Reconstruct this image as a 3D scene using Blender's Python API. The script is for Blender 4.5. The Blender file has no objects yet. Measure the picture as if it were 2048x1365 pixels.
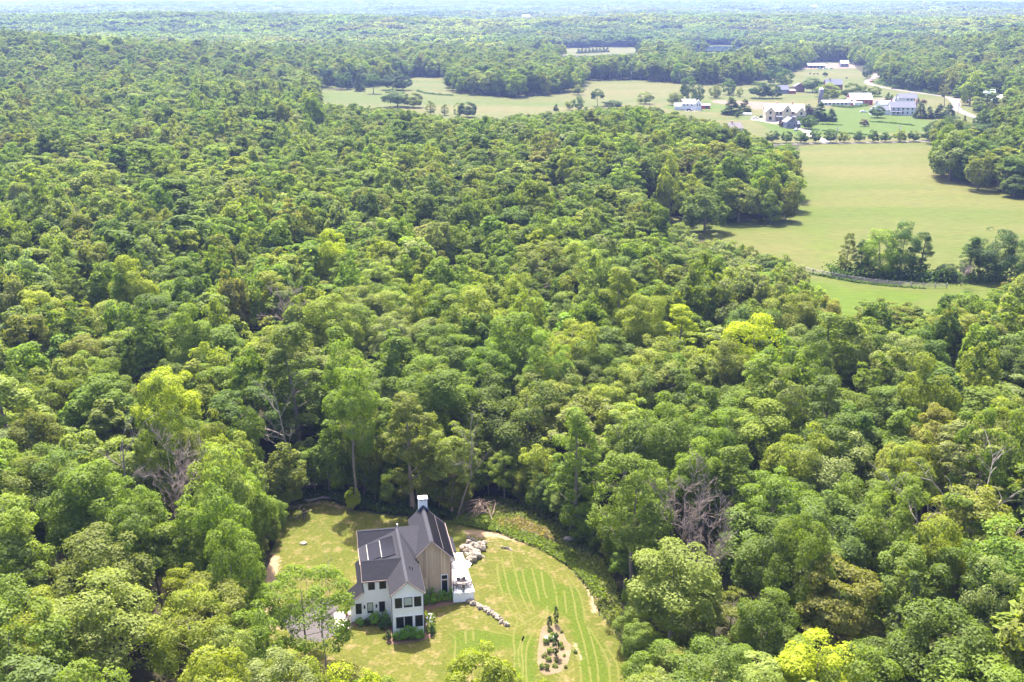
import bpy, bmesh, math, random
import numpy as np
from mathutils import Vector, Matrix
R_ = math.radians
rng = np.random.default_rng(11)
random.seed(5)
scn = bpy.context.scene
COL = scn.collection

# ------------------------------------------------------------------ camera, sky, sun, exposure
CAM_H, FPX, HORIZON = 72.0, 2200.0, 2.0        # metres, focal length in photo pixels (2048 wide), horizon row
PITCH = math.atan((682.5 - HORIZON) / FPX)
cd = bpy.data.cameras.new('camera')
cam = bpy.data.objects.new('camera', cd)
COL.objects.link(cam)
cam.location = (0, 0, CAM_H)
cam.rotation_euler = (math.pi / 2 - PITCH, 0, 0)
cd.sensor_fit = 'HORIZONTAL'
cd.sensor_width = 36
cd.lens = FPX / 2048 * 36
cd.clip_end = 40000
scn.camera = cam

SUN_EL, SUN_AZ = R_(61), R_(-13)               # sun ahead of the camera, a little to the left
w = bpy.data.worlds.new('World')
scn.world = w
w.use_nodes = True
wn = w.node_tree
bg = wn.nodes['Background']
sky = wn.nodes.new('ShaderNodeTexSky')
sky.sky_type = 'NISHITA'
sky.sun_disc = False
sky.sun_elevation = SUN_EL
sky.sun_rotation = SUN_AZ
sky.dust_density = 4.0
sky.air_density = 0.75
wn.links.new(sky.outputs[0], bg.inputs[0])
bg.inputs[1].default_value = 0.15

sd = bpy.data.lights.new('sun', 'SUN')
sd.energy = 4.3
sd.angle = R_(0.6)
sd.color = (1.0, 0.945, 0.86)
sun = bpy.data.objects.new('sun', sd)
COL.objects.link(sun)
to_sun = Vector((math.sin(SUN_AZ) * math.cos(SUN_EL), math.cos(SUN_AZ) * math.cos(SUN_EL), math.sin(SUN_EL)))
sun.rotation_euler = to_sun.to_track_quat('Z', 'Y').to_euler()
sun.location = (0, 0, 70)

scn.view_settings.view_transform = 'Standard'
scn.view_settings.look = 'None'
scn.view_settings.exposure = 2.1
scn.view_settings.gamma = 1
scn.view_settings.use_curve_mapping = False
scn.render.engine = 'CYCLES'
cy = scn.cycles
cy.max_bounces = 8
cy.diffuse_bounces = 6
cy.glossy_bounces = 2
cy.transmission_bounces = 6
cy.transparent_max_bounces = 6
cy.volume_bounces = 0
cy.use_denoising = True
cy.use_adaptive_sampling = True
cy.adaptive_threshold = 0.02

# ------------------------------------------------------------------ projection helpers
cp, sp = math.cos(PITCH), math.sin(PITCH)
def un(px, py, z=0.0):
    """photo pixel (2048 x 1365) to the world point at height z"""
    a, b = (px - 1024) / FPX, (py - 682.5) / FPX
    dx, dy, dz = a, cp - b * sp, -sp - b * cp
    t = (z - CAM_H) / dz
    return np.array([dx * t, dy * t, z])
def un2(px, py, z=0.0):
    q = un(px, py, z)
    return (q[0], q[1])
def pr(P):
    P = np.atleast_2d(np.asarray(P, float))
    x, y, z = P[:, 0], P[:, 1], P[:, 2] - CAM_H
    d = np.maximum(y * cp - z * sp, 1e-3)
    return 1024 + FPX * x / d, 682.5 - FPX * (y * sp + z * cp) / d
def pxm(px, py):
    """photo pixels per metre at a ground pixel"""
    q = un(px, py)
    return FPX / (q[1] * cp + CAM_H * sp)
def inpoly(x, y, poly):
    x, y = np.asarray(x, float), np.asarray(y, float)
    r = np.zeros(x.shape, bool)
    n = len(poly)
    for i in range(n):
        x1, y1 = poly[i]
        x2, y2 = poly[(i + 1) % n]
        c = ((y1 > y) != (y2 > y))
        with np.errstate(divide='ignore', invalid='ignore'):
            r ^= c & (x < (x2 - x1) * (y - y1) / (y2 - y1 + 1e-12) + x1)
    return r

# ------------------------------------------------------------------ object helpers
def tag(o, label=None, cat=None, group=None, kind=None):
    if label: o['label'] = label
    if cat: o['category'] = cat
    if group: o['group'] = group
    if kind: o['kind'] = kind
    return o
def empty(name, loc, rz=0.0, label=None, cat=None, group=None):
    o = bpy.data.objects.new(name, None)
    COL.objects.link(o)
    o.location = loc
    o.rotation_euler = (0, 0, rz)
    o.empty_display_size = 0.5
    return tag(o, label, cat, group)
def mesh_np(name, V, F, attrs=None, mat=None, smooth=False):
    """mesh from arrays; F is an (n,k) array of one polygon size"""
    V = np.asarray(V, np.float32)
    F = np.asarray(F, np.int32)
    me = bpy.data.meshes.new(name)
    n, k = F.shape
    me.vertices.add(len(V)); me.vertices.foreach_set('co', V.ravel())
    me.loops.add(n * k); me.loops.foreach_set('vertex_index', F.ravel())
    me.polygons.add(n)
    me.polygons.foreach_set('loop_start', np.arange(0, n * k, k, dtype=np.int32))
    me.polygons.foreach_set('loop_total', np.full(n, k, np.int32))
    if smooth: me.polygons.foreach_set('use_smooth', np.ones(n, bool))
    for an, (typ, arr) in (attrs or {}).items():
        a = me.attributes.new(an, typ, 'POINT')
        a.data.foreach_set('color' if 'COLOR' in typ else 'vector' if 'VECTOR' in typ else 'value', np.asarray(arr, np.float32 if typ != 'INT' else np.int32).ravel())
    me.update()
    me.validate()
    if mat: me.materials.append(mat)
    return me
class MB:
    """collects solids and builds them as ONE mesh object"""
    def __init__(s): s.v = []; s.f = []; s.c = []; s.tone = 1.0
    def add(s, vs, fs):
        b = len(s.v)
        s.v += [tuple(map(float, q)) for q in vs]
        s.f += [tuple(i + b for i in q) for q in fs]
        s.c += [s.tone] * len(vs)
    def box(s, x0, x1, y0, y1, z0, z1):
        s.add([(x0,y0,z0),(x1,y0,z0),(x1,y1,z0),(x0,y1,z0),(x0,y0,z1),(x1,y0,z1),(x1,y1,z1),(x0,y1,z1)],
              [(0,3,2,1),(4,5,6,7),(0,1,5,4),(1,2,6,5),(2,3,7,6),(3,0,4,7)])
    def prism(s, prof, axis, a, b):
        """profile of (h,z) extruded from a to b along 'x' or 'y'"""
        n = len(prof)
        P = lambda t: [((t, h, z) if axis == 'x' else (h, t, z)) for h, z in prof]
        s.add(P(a) + P(b), [tuple(range(n)), tuple(range(2*n-1, n-1, -1))] + [(i, n+i, n+(i+1) % n, (i+1) % n) for i in range(n)])
    def slab(s, pts, t):
        n = len(pts)
        s.add([tuple(q) for q in pts] + [(q[0], q[1], q[2]-t) for q in pts],
              [tuple(range(n)), tuple(range(2*n-1, n-1, -1))] + [(i, n+i, n+(i+1) % n, (i+1) % n) for i in range(n)])
    def bar(s, p, q, r, r2=None, n=6):
        p, q = Vector(p), Vector(q)
        r2 = r if r2 is None else r2
        d = (q - p).normalized()
        a = d.orthogonal().normalized(); b = d.cross(a)
        vs = []
        for c, rr in ((p, r), (q, r2)):
            for i in range(n):
                t = 2 * math.pi * i / n
                vs.append(c + (a * math.cos(t) + b * math.sin(t)) * rr)
        s.add(vs, [tuple(range(n))[::-1], tuple(range(n, 2*n))] + [(i, (i+1) % n, n+(i+1) % n, n+i) for i in range(n)])
    def path(s, pts, rs, n=6):
        for i in range(len(pts)-1): s.bar(pts[i], pts[i+1], rs[i], rs[i+1], n)
    def lathe(s, prof, n=14, c=(0,0)):
        vs = []
        for r, z in prof:
            for i in range(n):
                t = 2*math.pi*i/n
                vs.append((c[0]+r*math.cos(t), c[1]+r*math.sin(t), z))
        fs = []
        for k in range(len(prof)-1):
            for i in range(n): fs.append((k*n+i, k*n+(i+1) % n, (k+1)*n+(i+1) % n, (k+1)*n+i))
        fs += [tuple(range(n))[::-1], tuple(range((len(prof)-1)*n, len(prof)*n))]
        s.add(vs, fs)
    def mesh(s, name, mat):
        me = bpy.data.meshes.new(name)
        me.from_pydata(s.v, [], s.f)
        a = me.attributes.new('tone', 'FLOAT', 'POINT')
        a.data.foreach_set('value', np.array(s.c, np.float32))
        bm = bmesh.new(); bm.from_mesh(me)
        bmesh.ops.recalc_face_normals(bm, faces=bm.faces)
        bm.to_mesh(me); bm.free()
        me.materials.append(mat)
        return me
    def build(s, name, mat, parent=None, smooth=False):
        me = s.mesh(name, mat)
        if smooth: me.polygons.foreach_set('use_smooth', np.ones(len(me.polygons), bool))
        return link(name, me, parent)
def link(name, me, parent=None, loc=None):
    o = bpy.data.objects.new(name, me)
    COL.objects.link(o)
    if parent: o.parent = parent
    if loc is not None: o.location = loc
    return o
def one(parent, name, mat, *boxes):
    m = MB()
    for b in boxes: m.box(*b)
    return m.build(name, mat, parent)

# ------------------------------------------------------------------ materials
def mat(name, col, rough=0.8, var=0.0, scale=3.0, bump=0.0, spec=0.3, metal=0.0, stretch=(1,1,1), tone=False):
    m = bpy.data.materials.new(name); m.use_nodes = True
    nt = m.node_tree; N = nt.nodes; L = nt.links
    b = N['Principled BSDF']
    b.inputs['Roughness'].default_value = rough
    b.inputs['Specular IOR Level'].default_value = spec
    b.inputs['Metallic'].default_value = metal
    b.inputs['Base Color'].default_value = (*col, 1)
    src = None
    if var or bump:
        tc = N.new('ShaderNodeTexCoord'); mp = N.new('ShaderNodeMapping')
        mp.inputs['Scale'].default_value = stretch
        L.new(tc.outputs['Object'], mp.inputs[0])
        nz = N.new('ShaderNodeTexNoise')
        nz.inputs['Scale'].default_value = scale
        nz.inputs['Detail'].default_value = 6
        nz.inputs['Roughness'].default_value = 0.65
        L.new(mp.outputs[0], nz.inputs[0])
        if var:
            mr = N.new('ShaderNodeMapRange')
            mr.inputs['From Min'].default_value = 0.25; mr.inputs['From Max'].default_value = 0.75
            mr.inputs['To Min'].default_value = 1 - var; mr.inputs['To Max'].default_value = 1 + var
            L.new(nz.outputs[0], mr.inputs[0])
            src = mr.outputs[0]
        if bump:
            bp = N.new('ShaderNodeBump'); bp.inputs['Strength'].default_value = bump; bp.inputs['Distance'].default_value = 0.05
            L.new(nz.outputs[0], bp.inputs['Height']); L.new(bp.outputs[0], b.inputs['Normal'])
    if tone:
        at = N.new('ShaderNodeAttribute'); at.attribute_name = 'tone'
        if src is None: src = at.outputs['Fac']
        else:
            mm = N.new('ShaderNodeMath'); mm.operation = 'MULTIPLY'
            L.new(src, mm.inputs[0]); L.new(at.outputs['Fac'], mm.inputs[1]); src = mm.outputs[0]
    if src is not None:
        vm = N.new('ShaderNodeVectorMath'); vm.operation = 'SCALE'
        vm.inputs[0].default_value = col
        L.new(src, vm.inputs['Scale'])
        L.new(vm.outputs[0], b.inputs['Base Color'])
    return m

def leaf_mat(name, mode):
    """mode 'obj': colour from the object; 'inst': from the instance attribute; leaves scatter and pass light"""
    m = bpy.data.materials.new(name); m.use_nodes = True
    nt = m.node_tree; N = nt.nodes; L = nt.links
    N.remove(N['Principled BSDF'])
    out = N['Material Output']
    if mode == 'obj':
        ci = N.new('ShaderNodeObjectInfo'); csock = ci.outputs['Color']
    else:
        ci = N.new('ShaderNodeAttribute'); ci.attribute_type = 'INSTANCER'; ci.attribute_name = 'tint'; csock = ci.outputs['Color']
    at = N.new('ShaderNodeAttribute'); at.attribute_name = 'v'
    hs = N.new('ShaderNodeHueSaturation')
    mr = N.new('ShaderNodeMapRange'); mr.inputs['To Min'].default_value = 0.74; mr.inputs['To Max'].default_value = 1.28
    mh = N.new('ShaderNodeMapRange'); mh.inputs['To Min'].default_value = 0.51; mh.inputs['To Max'].default_value = 0.495
    L.new(at.outputs['Fac'], mr.inputs[0]); L.new(at.outputs['Fac'], mh.inputs[0])
    L.new(csock, hs.inputs['Color']); L.new(mr.outputs[0], hs.inputs['Value']); L.new(mh.outputs[0], hs.inputs['Hue'])
    df = N.new('ShaderNodeBsdfDiffuse'); L.new(hs.outputs[0], df.inputs[0])
    tr = N.new('ShaderNodeBsdfTranslucent')
    mx = N.new('ShaderNodeVectorMath'); mx.operation = 'MULTIPLY'; mx.inputs[1].default_value = (1.36, 1.46, 0.42)
    L.new(hs.outputs[0], mx.inputs[0]); L.new(mx.outputs[0], tr.inputs[0])
    ms = N.new('ShaderNodeMixShader'); ms.inputs[0].default_value = 0.5
    L.new(df.outputs[0], ms.inputs[1]); L.new(tr.outputs[0], ms.inputs[2])
    gl = N.new('ShaderNodeBsdfGlossy'); gl.inputs['Roughness'].default_value = 0.6; gl.inputs['Color'].default_value = (0.8, 0.85, 0.8, 1)
    m2 = N.new('ShaderNodeMixShader'); m2.inputs[0].default_value = 0.012
    L.new(ms.outputs[0], m2.inputs[1]); L.new(gl.outputs[0], m2.inputs[2])
    L.new(m2.outputs[0], out.inputs['Surface'])
    return m
LEAF = leaf_mat('leaves', 'obj')
LEAF_I = leaf_mat('forest_leaves', 'inst')
BARK = mat('bark', (0.20, 0.165, 0.13), 0.9, 0.3, 6, 0.4, 0.1)
DEADWOOD = mat('weathered_deadwood', (0.24, 0.20, 0.175), 0.9, 0.25, 6, 0.3, 0.1)
TWIG = mat('bare_twigs', (0.24, 0.185, 0.165), 0.9, 0.2, 2, 0, 0.1)

def ground_mat(name, c1, c2, c3, s1=0.06, s2=0.5, s3=6.0, attr=None, extra=None, sa=1.3, streak=1.0):
    """three noise scales mixing dark / mid / pale ground colours, optional painted attribute towards 'extra'"""
    m = bpy.data.materials.new(name); m.use_nodes = True
    nt = m.node_tree; N = nt.nodes; L = nt.links
    b = N['Principled BSDF']; b.inputs['Roughness'].default_value = 0.95; b.inputs['Specular IOR Level'].default_value = 0.1
    geo_ = N.new('ShaderNodeNewGeometry'); gm = N.new('ShaderNodeVectorMath'); gm.operation = 'MULTIPLY'; gm.inputs[1].default_value = (1/streak, 1, 1)
    L.new(geo_.outputs['Position'], gm.inputs[0])
    def nz(s, d=5):
        n = N.new('ShaderNodeTexNoise'); n.inputs['Scale'].default_value = s; n.inputs['Detail'].default_value = d; n.inputs['Roughness'].default_value = 0.62
        L.new(gm.outputs[0], n.inputs[0]); return n.outputs[0]
    def ramp(src, lo, hi, a=0.0, z=1.0):
        r = N.new('ShaderNodeMapRange'); r.inputs['From Min'].default_value = lo; r.inputs['From Max'].default_value = hi
        r.inputs['To Min'].default_value = a; r.inputs['To Max'].default_value = z; L.new(src, r.inputs[0]); return r.outputs[0]
    def mix(f, a, c):
        x = N.new('ShaderNodeMix'); x.data_type = 'RGBA'
        L.new(f, x.inputs[0])
        for i, q in ((6, a), (7, c)):
            if isinstance(q, tuple): x.inputs[i].default_value = (*q, 1)
            else: L.new(q, x.inputs[i])
        return x.outputs[2]
    c = mix(ramp(nz(s1), 0.35, 0.65), c1, c2)
    c = mix(ramp(nz(s2), 0.5, 0.68), c, c3)
    if attr:
        at = N.new('ShaderNodeAttribute'); at.attribute_name = attr
        ad = N.new('ShaderNodeMath'); ad.operation = 'ADD'
        L.new(at.outputs['Fac'], ad.inputs[0]); L.new(ramp(nz(sa), 0.3, 0.7, -0.4, 0.4), ad.inputs[1])
        c = mix(ramp(ad.outputs[0], 0.2, 0.8), c, extra)
        at2 = N.new('ShaderNodeAttribute'); at2.attribute_name = 'dirt'
        ad2 = N.new('ShaderNodeMath'); ad2.operation = 'ADD'
        L.new(at2.outputs['Fac'], ad2.inputs[0]); L.new(ramp(nz(1.7), 0.3, 0.7, -0.35, 0.35), ad2.inputs[1])
        c = mix(ramp(ad2.outputs[0], 0.35, 0.75), c, (0.24, 0.165, 0.10))
    fine = ramp(nz(s3, 3), 0.25, 0.75, 0.72, 1.28)
    vm = N.new('ShaderNodeVectorMath'); vm.operation = 'SCALE'
    L.new(c, vm.inputs[0]); L.new(fine, vm.inputs['Scale']); L.new(vm.outputs[0], b.inputs['Base Color'])
    bp = N.new('ShaderNodeBump'); bp.inputs['Strength'].default_value = 0.5; bp.inputs['Distance'].default_value = 0.08
    L.new(nz(s3 * 1.5, 2), bp.inputs['Height']); L.new(bp.outputs[0], b.inputs['Normal'])
    return m
M_FLOOR = ground_mat('forest_floor', (0.03, 0.03, 0.014), (0.042, 0.034, 0.018), (0.026, 0.038, 0.010), 0.03, 0.25, 2)
M_LAWN = ground_mat('lawn_grass', (0.060, 0.069, 0.009), (0.082, 0.081, 0.014), (0.135, 0.105, 0.042), 0.11, 0.6, 2.4, 'green', (0.052, 0.073, 0.006))
M_FIELD = ground_mat('hay_field', (0.055, 0.073, 0.011), (0.092, 0.083, 0.026), (0.048, 0.070, 0.008), 0.012, 0.03, 0.9, 'green', (0.054, 0.082, 0.007), 0.04, 4.0)
M_MEADOW = ground_mat('valley_meadow', (0.058, 0.071, 0.015), (0.090, 0.080, 0.030), (0.050, 0.069, 0.011), 0.010, 0.03, 0.5, 'green', (0.048, 0.074, 0.009), 0.03, 4.0)
M_SOIL = mat('ploughed_soil', (0.14, 0.098, 0.075), 0.95, 0.2, 0.2, 0, 0.1)
M_ROAD = mat('pale_road', (0.125, 0.11, 0.10), 0.9, 0.15, 0.3, 0, 0.2)
M_GRAVEL = mat('pale_gravel', (0.22, 0.195, 0.17), 0.9, 0.15, 0.6, 0.1, 0.2)
M_ASPHALT = mat('driveway_asphalt', (0.072, 0.062, 0.062), 0.92, 0.2, 2.5, 0.2, 0.2)
M_BED = ground_mat('bed_soil', (0.135, 0.098, 0.060), (0.165, 0.122, 0.078), (0.09, 0.095, 0.03), 0.4, 0.9, 7)
M_MULCH = mat('bark_mulch', (0.14, 0.085, 0.06), 0.95, 0.3, 8, 0.4, 0.1)
M_CLIP = mat('dry_clippings', (0.092, 0.096, 0.020), 0.95, 0.25, 5, 0, 0.1)
M_WATER = mat('lake_water', (0.05, 0.08, 0.1), 0.03, 0, 1, 0, 0.5)

# ------------------------------------------------------------------ terrain
HILLS = [(-570, 1130, 280, 220, 36), (-1000, 2400, 700, 300, 38), (-150, 2300, 700, 260, 26), (500, 2500, 420, 260, 30), (600, 1160, 130, 240, 44), (1020, 1850, 360, 600, 48),
         (-1600, 3600, 1500, 700, 34), (300, 3400, 900, 420, 26), (1500, 3300, 800, 700, 40), (200, 4700, 2600, 600, 40),
         (-1900, 5200, 900, 700, 46), (2200, 5000, 1100, 700, 56), (-1500, 7000, 2600, 900, 78), (1700, 7200, 2600, 900, 84), (0, 8600, 9000, 700, 104)]
def height(x, y):
    x, y = np.asarray(x, float), np.asarray(y, float)
    z = np.zeros(np.broadcast(x, y).shape)
    for cx, cy, sx, sy, a in HILLS:
        g = np.exp(-(((x-cx)/sx)**2 + ((y-cy)/sy)**2)) - 0.06
        z = np.maximum(z, 0) + np.maximum(g, 0) * a * 0.75
    f = np.clip((y - 1500) / 1800, 0, 1)
    z = z + f * 4.5 * (np.sin(x*0.0071+y*0.0023) * np.sin(y*0.0053-x*0.0017+1.0) + 0.6*np.sin(x*0.013+2+y*0.004))
    z = np.minimum(z, 50 + (z-50)*0.3)
    return np.where(z > 0, z, 0)

def ground_sheet():
    ys = np.concatenate([np.arange(-60, 1000, 40), np.arange(1000, 3000, 50), np.arange(3000, 9700, 110)])
    xs_t = np.linspace(-1, 1, 121)
    V = np.zeros((len(ys), len(xs_t), 3))
    for i, yy in enumerate(ys):
        half = 300 + 0.72 * max(yy, 0)
        V[i, :, 0] = xs_t * half; V[i, :, 1] = yy
    V[:, :, 2] = height(V[:, :, 0], V[:, :, 1]) - 0.05
    n, m_ = len(ys), len(xs_t)
    idx = np.arange(n*m_).reshape(n, m_)
    F = np.stack([idx[:-1,:-1], idx[:-1,1:], idx[1:,1:], idx[1:,:-1]], -1).reshape(-1, 4)
    o = link('ground', mesh_np('ground', V.reshape(-1,3), F, None, M_FLOOR, True))
    tag(o, 'dark leaf littered forest floor under the trees', None, None, 'structure')
ground_sheet()

# visible clearings, traced in photo pixels and laid on the ground
LAWN = [(562,1022),(590,1004),(650,1000),(715,1022),(760,1030),(830,1036),(900,1042),(960,1052),(1030,1075),(1085,1100),(1130,1130),(1165,1165),(1185,1195),(1200,1230),(1225,1255),(1245,1290),(1265,1330),(1290,1400),(1290,1460),(640,1460),(560,1380),(530,1300),(520,1250),(520,1190),(540,1120),(556,1060)]
WEEDS = [(905,1036),(930,1004),(985,992),(1040,1004),(1100,1024),(1150,1066),(1200,1112),(1232,1170),(1247,1240),(1225,1252),(1200,1228),(1185,1193),(1165,1162),(1130,1127),(1085,1097),(1030,1072),(960,1049)]
FIELD = [(1598,300),(1600,292),(1640,289.5),(1760,287.5),(1876,284.5),(1872,300),(1857,318),(1860,343),(1890,362),(1950,383),(2048,400),(2300,440),(2300,640),(2048,556),(1960,574),(1900,590),(1850,610),(1800,604),(1740,588),(1700,640),(1662,600),(1600,566),(1565,545),(1612,530),(1560,505),(1480,480),(1400,460),(1320,436),(1400,442),(1480,447),(1580,450),(1588,440),(1585,400),(1602,360)]
VALLEY = [(640,165),(690,176),(760,174),(820,155),(890,155),(905,186),(940,191),(1040,196),(1100,191),(1160,180),(1168,162),(1260,160),(1330,165),(1400,170),(1490,173),(1515,160),(1565,150),(1600,138),(1620,126),(1690,124),(1735,136),(1757,148),(1760,168),(1800,178),(1870,187),(1920,196),(1990,190),(2025,200),(2015,215),(1935,205),(1925,218),(1965,238),(2048,258),(2048,272),(1990,258),(1930,250),(1910,232),(1890,238),(1860,262),(1862,281.5),(1760,284.5),(1640,286),(1545,288.5),(1525,278),(1500,262),(1480,256),(1450,246),(1410,235),(1330,221),(1315,212),(1230,212),(1110,223),(960,236),(900,232),(770,212),(640,206)]
FARFIELD = [(1095,108),(1122,102),(1140,97.5),(1175,96.5),(1205,94.5),(1235,96.5),(1265,95.5),(1300,98),(1312,102),(1280,103.5),(1262,107.5),(1225,108.5),(1190,111),(1130,111.5)]
LAKE = [(1372,99),(1400,96),(1440,94.5),(1475,95.5),(1492,99.5),(1455,104),(1395,104)]
FAR2 = [(755,92),(790,95),(800,99),(760,97)]
FAR3 = [(1385,93.5),(1440,91),(1500,92.5),(1520,97),(1495,97),(1470,94),(1430,93.5)]
THICKET = [(1335,442),(1400,464),(1480,484),(1560,508),(1612,530),(1565,540),(1480,518),(1400,498),(1345,478),(1300,452)]
CLEAR = [THICKET, LAWN, WEEDS, FIELD, VALLEY, FARFIELD, LAKE, FAR2, FAR3]

def grid_sheet(name, polys, cell, z, m, label, green=None, dirt=None, stretch=1.0):
    """a patch of ground as a fine grid clipped to a traced outline (world metres)"""
    W = np.array([un2(*q) for q in polys])
    x0, y0 = W.min(0); x1, y1 = W.max(0)
    cy_ = cell * stretch
    xs = np.arange(x0, x1+cell, cell); ys = np.arange(y0, y1+cy_, cy_)
    X, Y = np.meshgrid(xs, ys)
    ins = inpoly(X[:-1,:-1]+cell/2, Y[:-1,:-1]+cy_/2, [tuple(q) for q in W])
    idx = np.arange(X.size).reshape(X.shape)
    F = np.stack([idx[:-1,:-1], idx[:-1,1:], idx[1:,1:], idx[1:,:-1]], -1)[ins]
    used = np.unique(F); remap = np.zeros(X.size, int); remap[used] = np.arange(len(used))
    V = np.stack([X.ravel(), Y.ravel(), height(X, Y).ravel()+z], -1)[used]
    px, py = pr(V)
    at = {}
    for an, fn in (('green', green), ('dirt', dirt)):
        at[an] = ('FLOAT', fn(px, py, V) if fn else np.zeros(len(V)))
    o = link(name, mesh_np(name, V, remap[F], at, m, True))
    return tag(o, label, None, None, 'structure')
def soft(px, py, poly, jit=0):
    """1 inside the outline, blurred over a few samples"""
    r = np.zeros(len(px))
    for dx, dy in ((0,0),(5,0),(-5,0),(0,4),(0,-4),(9,3),(-9,-3)):
        r += inpoly(px+dx, py+dy, poly)
    return r / 7
def z3(pts): return [(860+a/3.957, 1020+b/3.957) for a, b in pts]
def segd(px, py, pts):
    d = np.full(len(px), 1e9)
    for (x1, y1), (x2, y2) in zip(pts[:-1], pts[1:]):
        t = np.clip(((px-x1)*(x2-x1)+(py-y1)*(y2-y1)) / ((x2-x1)**2+(y2-y1)**2+1e-9), 0, 1)
        d = np.minimum(d, np.hypot(px-x1-t*(x2-x1), (py-y1-t*(y2-y1))*1.6))
    return d
PG1 = z3([(560,490),(840,460),(950,500),(1000,580),(1180,620),(1240,900),(1400,1365),(1400,1700),(1230,1700),(1200,1365),(1150,1100),(1080,840),(940,800),(700,690),(520,640)])
PG2 = z3([(150,980),(380,940),(650,980),(840,1000),(850,1250),(860,1700),(640,1700),(650,1080),(180,1200)])
PG3 = z3([(1230,930),(1330,1000),(1500,1250),(1480,1500),(1300,1500)])
EDGE = z3([(300,175),(540,200),(800,262),(1000,350),(1150,450),(1240,560),(1300,700),(1310,800)])
def lawn_green(px, py, V):
    g = 0.9*soft(px, py, PG1) + 0.85*soft(px, py, PG2) + 0.6*soft(px, py, PG3)
    g += 0.25*((px < 720) & (py < 1110))
    return g
def lawn_dirt(px, py, V):
    d = np.exp(-(segd(px, py, EDGE)/9)**2)*1.0
    d += np.exp(-(segd(px, py, [(542,1120),(538,1170),(545,1215),(548,1250)])/20)**2)*1.1
    d += np.exp(-(segd(px, py, [(575,1015),(640,1006),(700,1018)])/9)**2)*0.6
    d += np.exp(-(segd(px, py, [(1150,1290),(1160,1320)])/8)**2)*0.7
    d += np.exp(-(segd(px, py, [(1255,1290),(1275,1340)])/12)**2)*0.7
    d += np.exp(-(segd(px, py, [(960,1075),(1010,1095),(1060,1110)])/14)**2)*0.42
    d += np.exp(-(segd(px, py, [(850,1255),(900,1225),(960,1240)])/20)**2)*0.33
    d += np.exp(-(segd(px, py, [(800,1290),(850,1310)])/16)**2)*0.2
    return d
grid_sheet('lawn', LAWN, 0.4, 0.0, M_LAWN, 'patchy mown lawn round the white farmhouse', lawn_green, lawn_dirt)
M_WEEDG = ground_mat('weedy_ground', (0.07, 0.09, 0.02), (0.10, 0.10, 0.03), (0.2, 0.14, 0.08), 0.08, 0.25, 5)
grid_sheet('rough_grass', WEEDS, 0.5, -0.02, M_WEEDG, 'rough weedy strip between the lawn and the woods')
def field_green(px, py, V):
    g = 0.42*soft(px, py, [(1735,418),(1790,408),(1850,414),(1905,406),(1990,425),(1950,442),(1870,436),(1800,440)]) + 0.5*soft(px, py, [(1612,560),(1700,580),(1760,580),(1860,590),(1700,650)])
    g += 0.55*np.clip((py-545)/60, 0, 1) + 0.4*np.exp(-(segd(px, py, [(1600,380),(1640,470),(1660,520)])/50)**2)
    return g
FIELD_SHEET = [(1598,292),(1640,289.5),(1760,287.5),(1876,284.5),(2300,300),(2300,700),(1560,690),(1540,590),(1560,545),(1480,500),(1300,446),(1320,430),(1480,440),(1585,430),(1590,380)]
grid_sheet('hay_field', FIELD_SHEET, 2.0, 0.0, M_FIELD, 'large pale hay field at the right beyond the woods', field_green, None, 1.0)
def valley_green(px, py, V):
    g = 0.9*soft(px, py, [(1500,240),(1560,225),(1720,215),(1860,240),(1860,262),(1700,275),(1560,270)]) + 0.75*soft(px, py, [(1320,208),(1420,200),(1470,215),(1500,240),(1440,225),(1330,222)])
    g += 0.5*soft(px, py, [(640,175),(760,180),(800,190),(740,205),(640,200)]) + 0.4*soft(px, py, [(1480,200),(1620,195),(1640,215),(1500,212)])
    return g
VALLEY_SHEET = [(600,160),(690,160),(760,165),(820,152),(890,152),(1100,165),(1168,158),(1490,158),(1565,148),(1600,136),(1620,124),(1690,122),(1740,134),(1762,146),(1770,165),(1870,185),(1920,192),(1990,186),(2120,200),(2120,280),(1862,281.8),(1760,284.8),(1640,286.3),(1545,288.8),(1500,284),(1400,262),(1300,240),(1100,245),(900,250),(640,225),(600,200)]
grid_sheet('meadow', VALLEY_SHEET, 4.0, 0.0, M_MEADOW, 'pale valley meadows round the village', valley_green, None, 1.6)
grid_sheet('far_meadow', FARFIELD, 8.0, 0.0, M_MEADOW, 'pale green far meadow near the lake', None, None, 2)
grid_sheet('far_meadow', FAR2, 8.0, 0.1, M_MEADOW, 'thin pale meadow showing between far woods', None, None, 2)
grid_sheet('far_meadow', FAR3, 8.0, 0.1, M_MEADOW, 'pale shore meadow behind the lake', None, None, 2)

def flat_poly(name, pts, z, m, label, world=False):
    W = pts if world else [un2(*q) for q in pts]
    bm = bmesh.new()
    f = bm.faces.new([bm.verts.new((a, b, z)) for a, b in W])
    bmesh.ops.recalc_face_normals(bm, faces=[f])
    if f.normal.z < 0: f.normal_flip()
    bmesh.ops.triangulate(bm, faces=bm.faces)
    me = bpy.data.meshes.new(name); bm.to_mesh(me); bm.free(); me.materials.append(m)
    return tag(link(name, me), label, None, None, 'structure')
def smooth_line(pts, k=6):
    P = np.array(pts, float)
    P = np.vstack([2*P[0]-P[1], P, 2*P[-1]-P[-2]])
    out = []
    for i in range(1, len(P)-2):
        for t in np.linspace(0, 1, k, endpoint=False):
            a, b, c, d = P[i-1], P[i], P[i+1], P[i+2]
            out.append(0.5*((2*b)+(-a+c)*t+(2*a-5*b+4*c-d)*t*t+(-a+3*b-3*c+d)*t**3))
    out.append(P[-2])
    return np.array(out)
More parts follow.
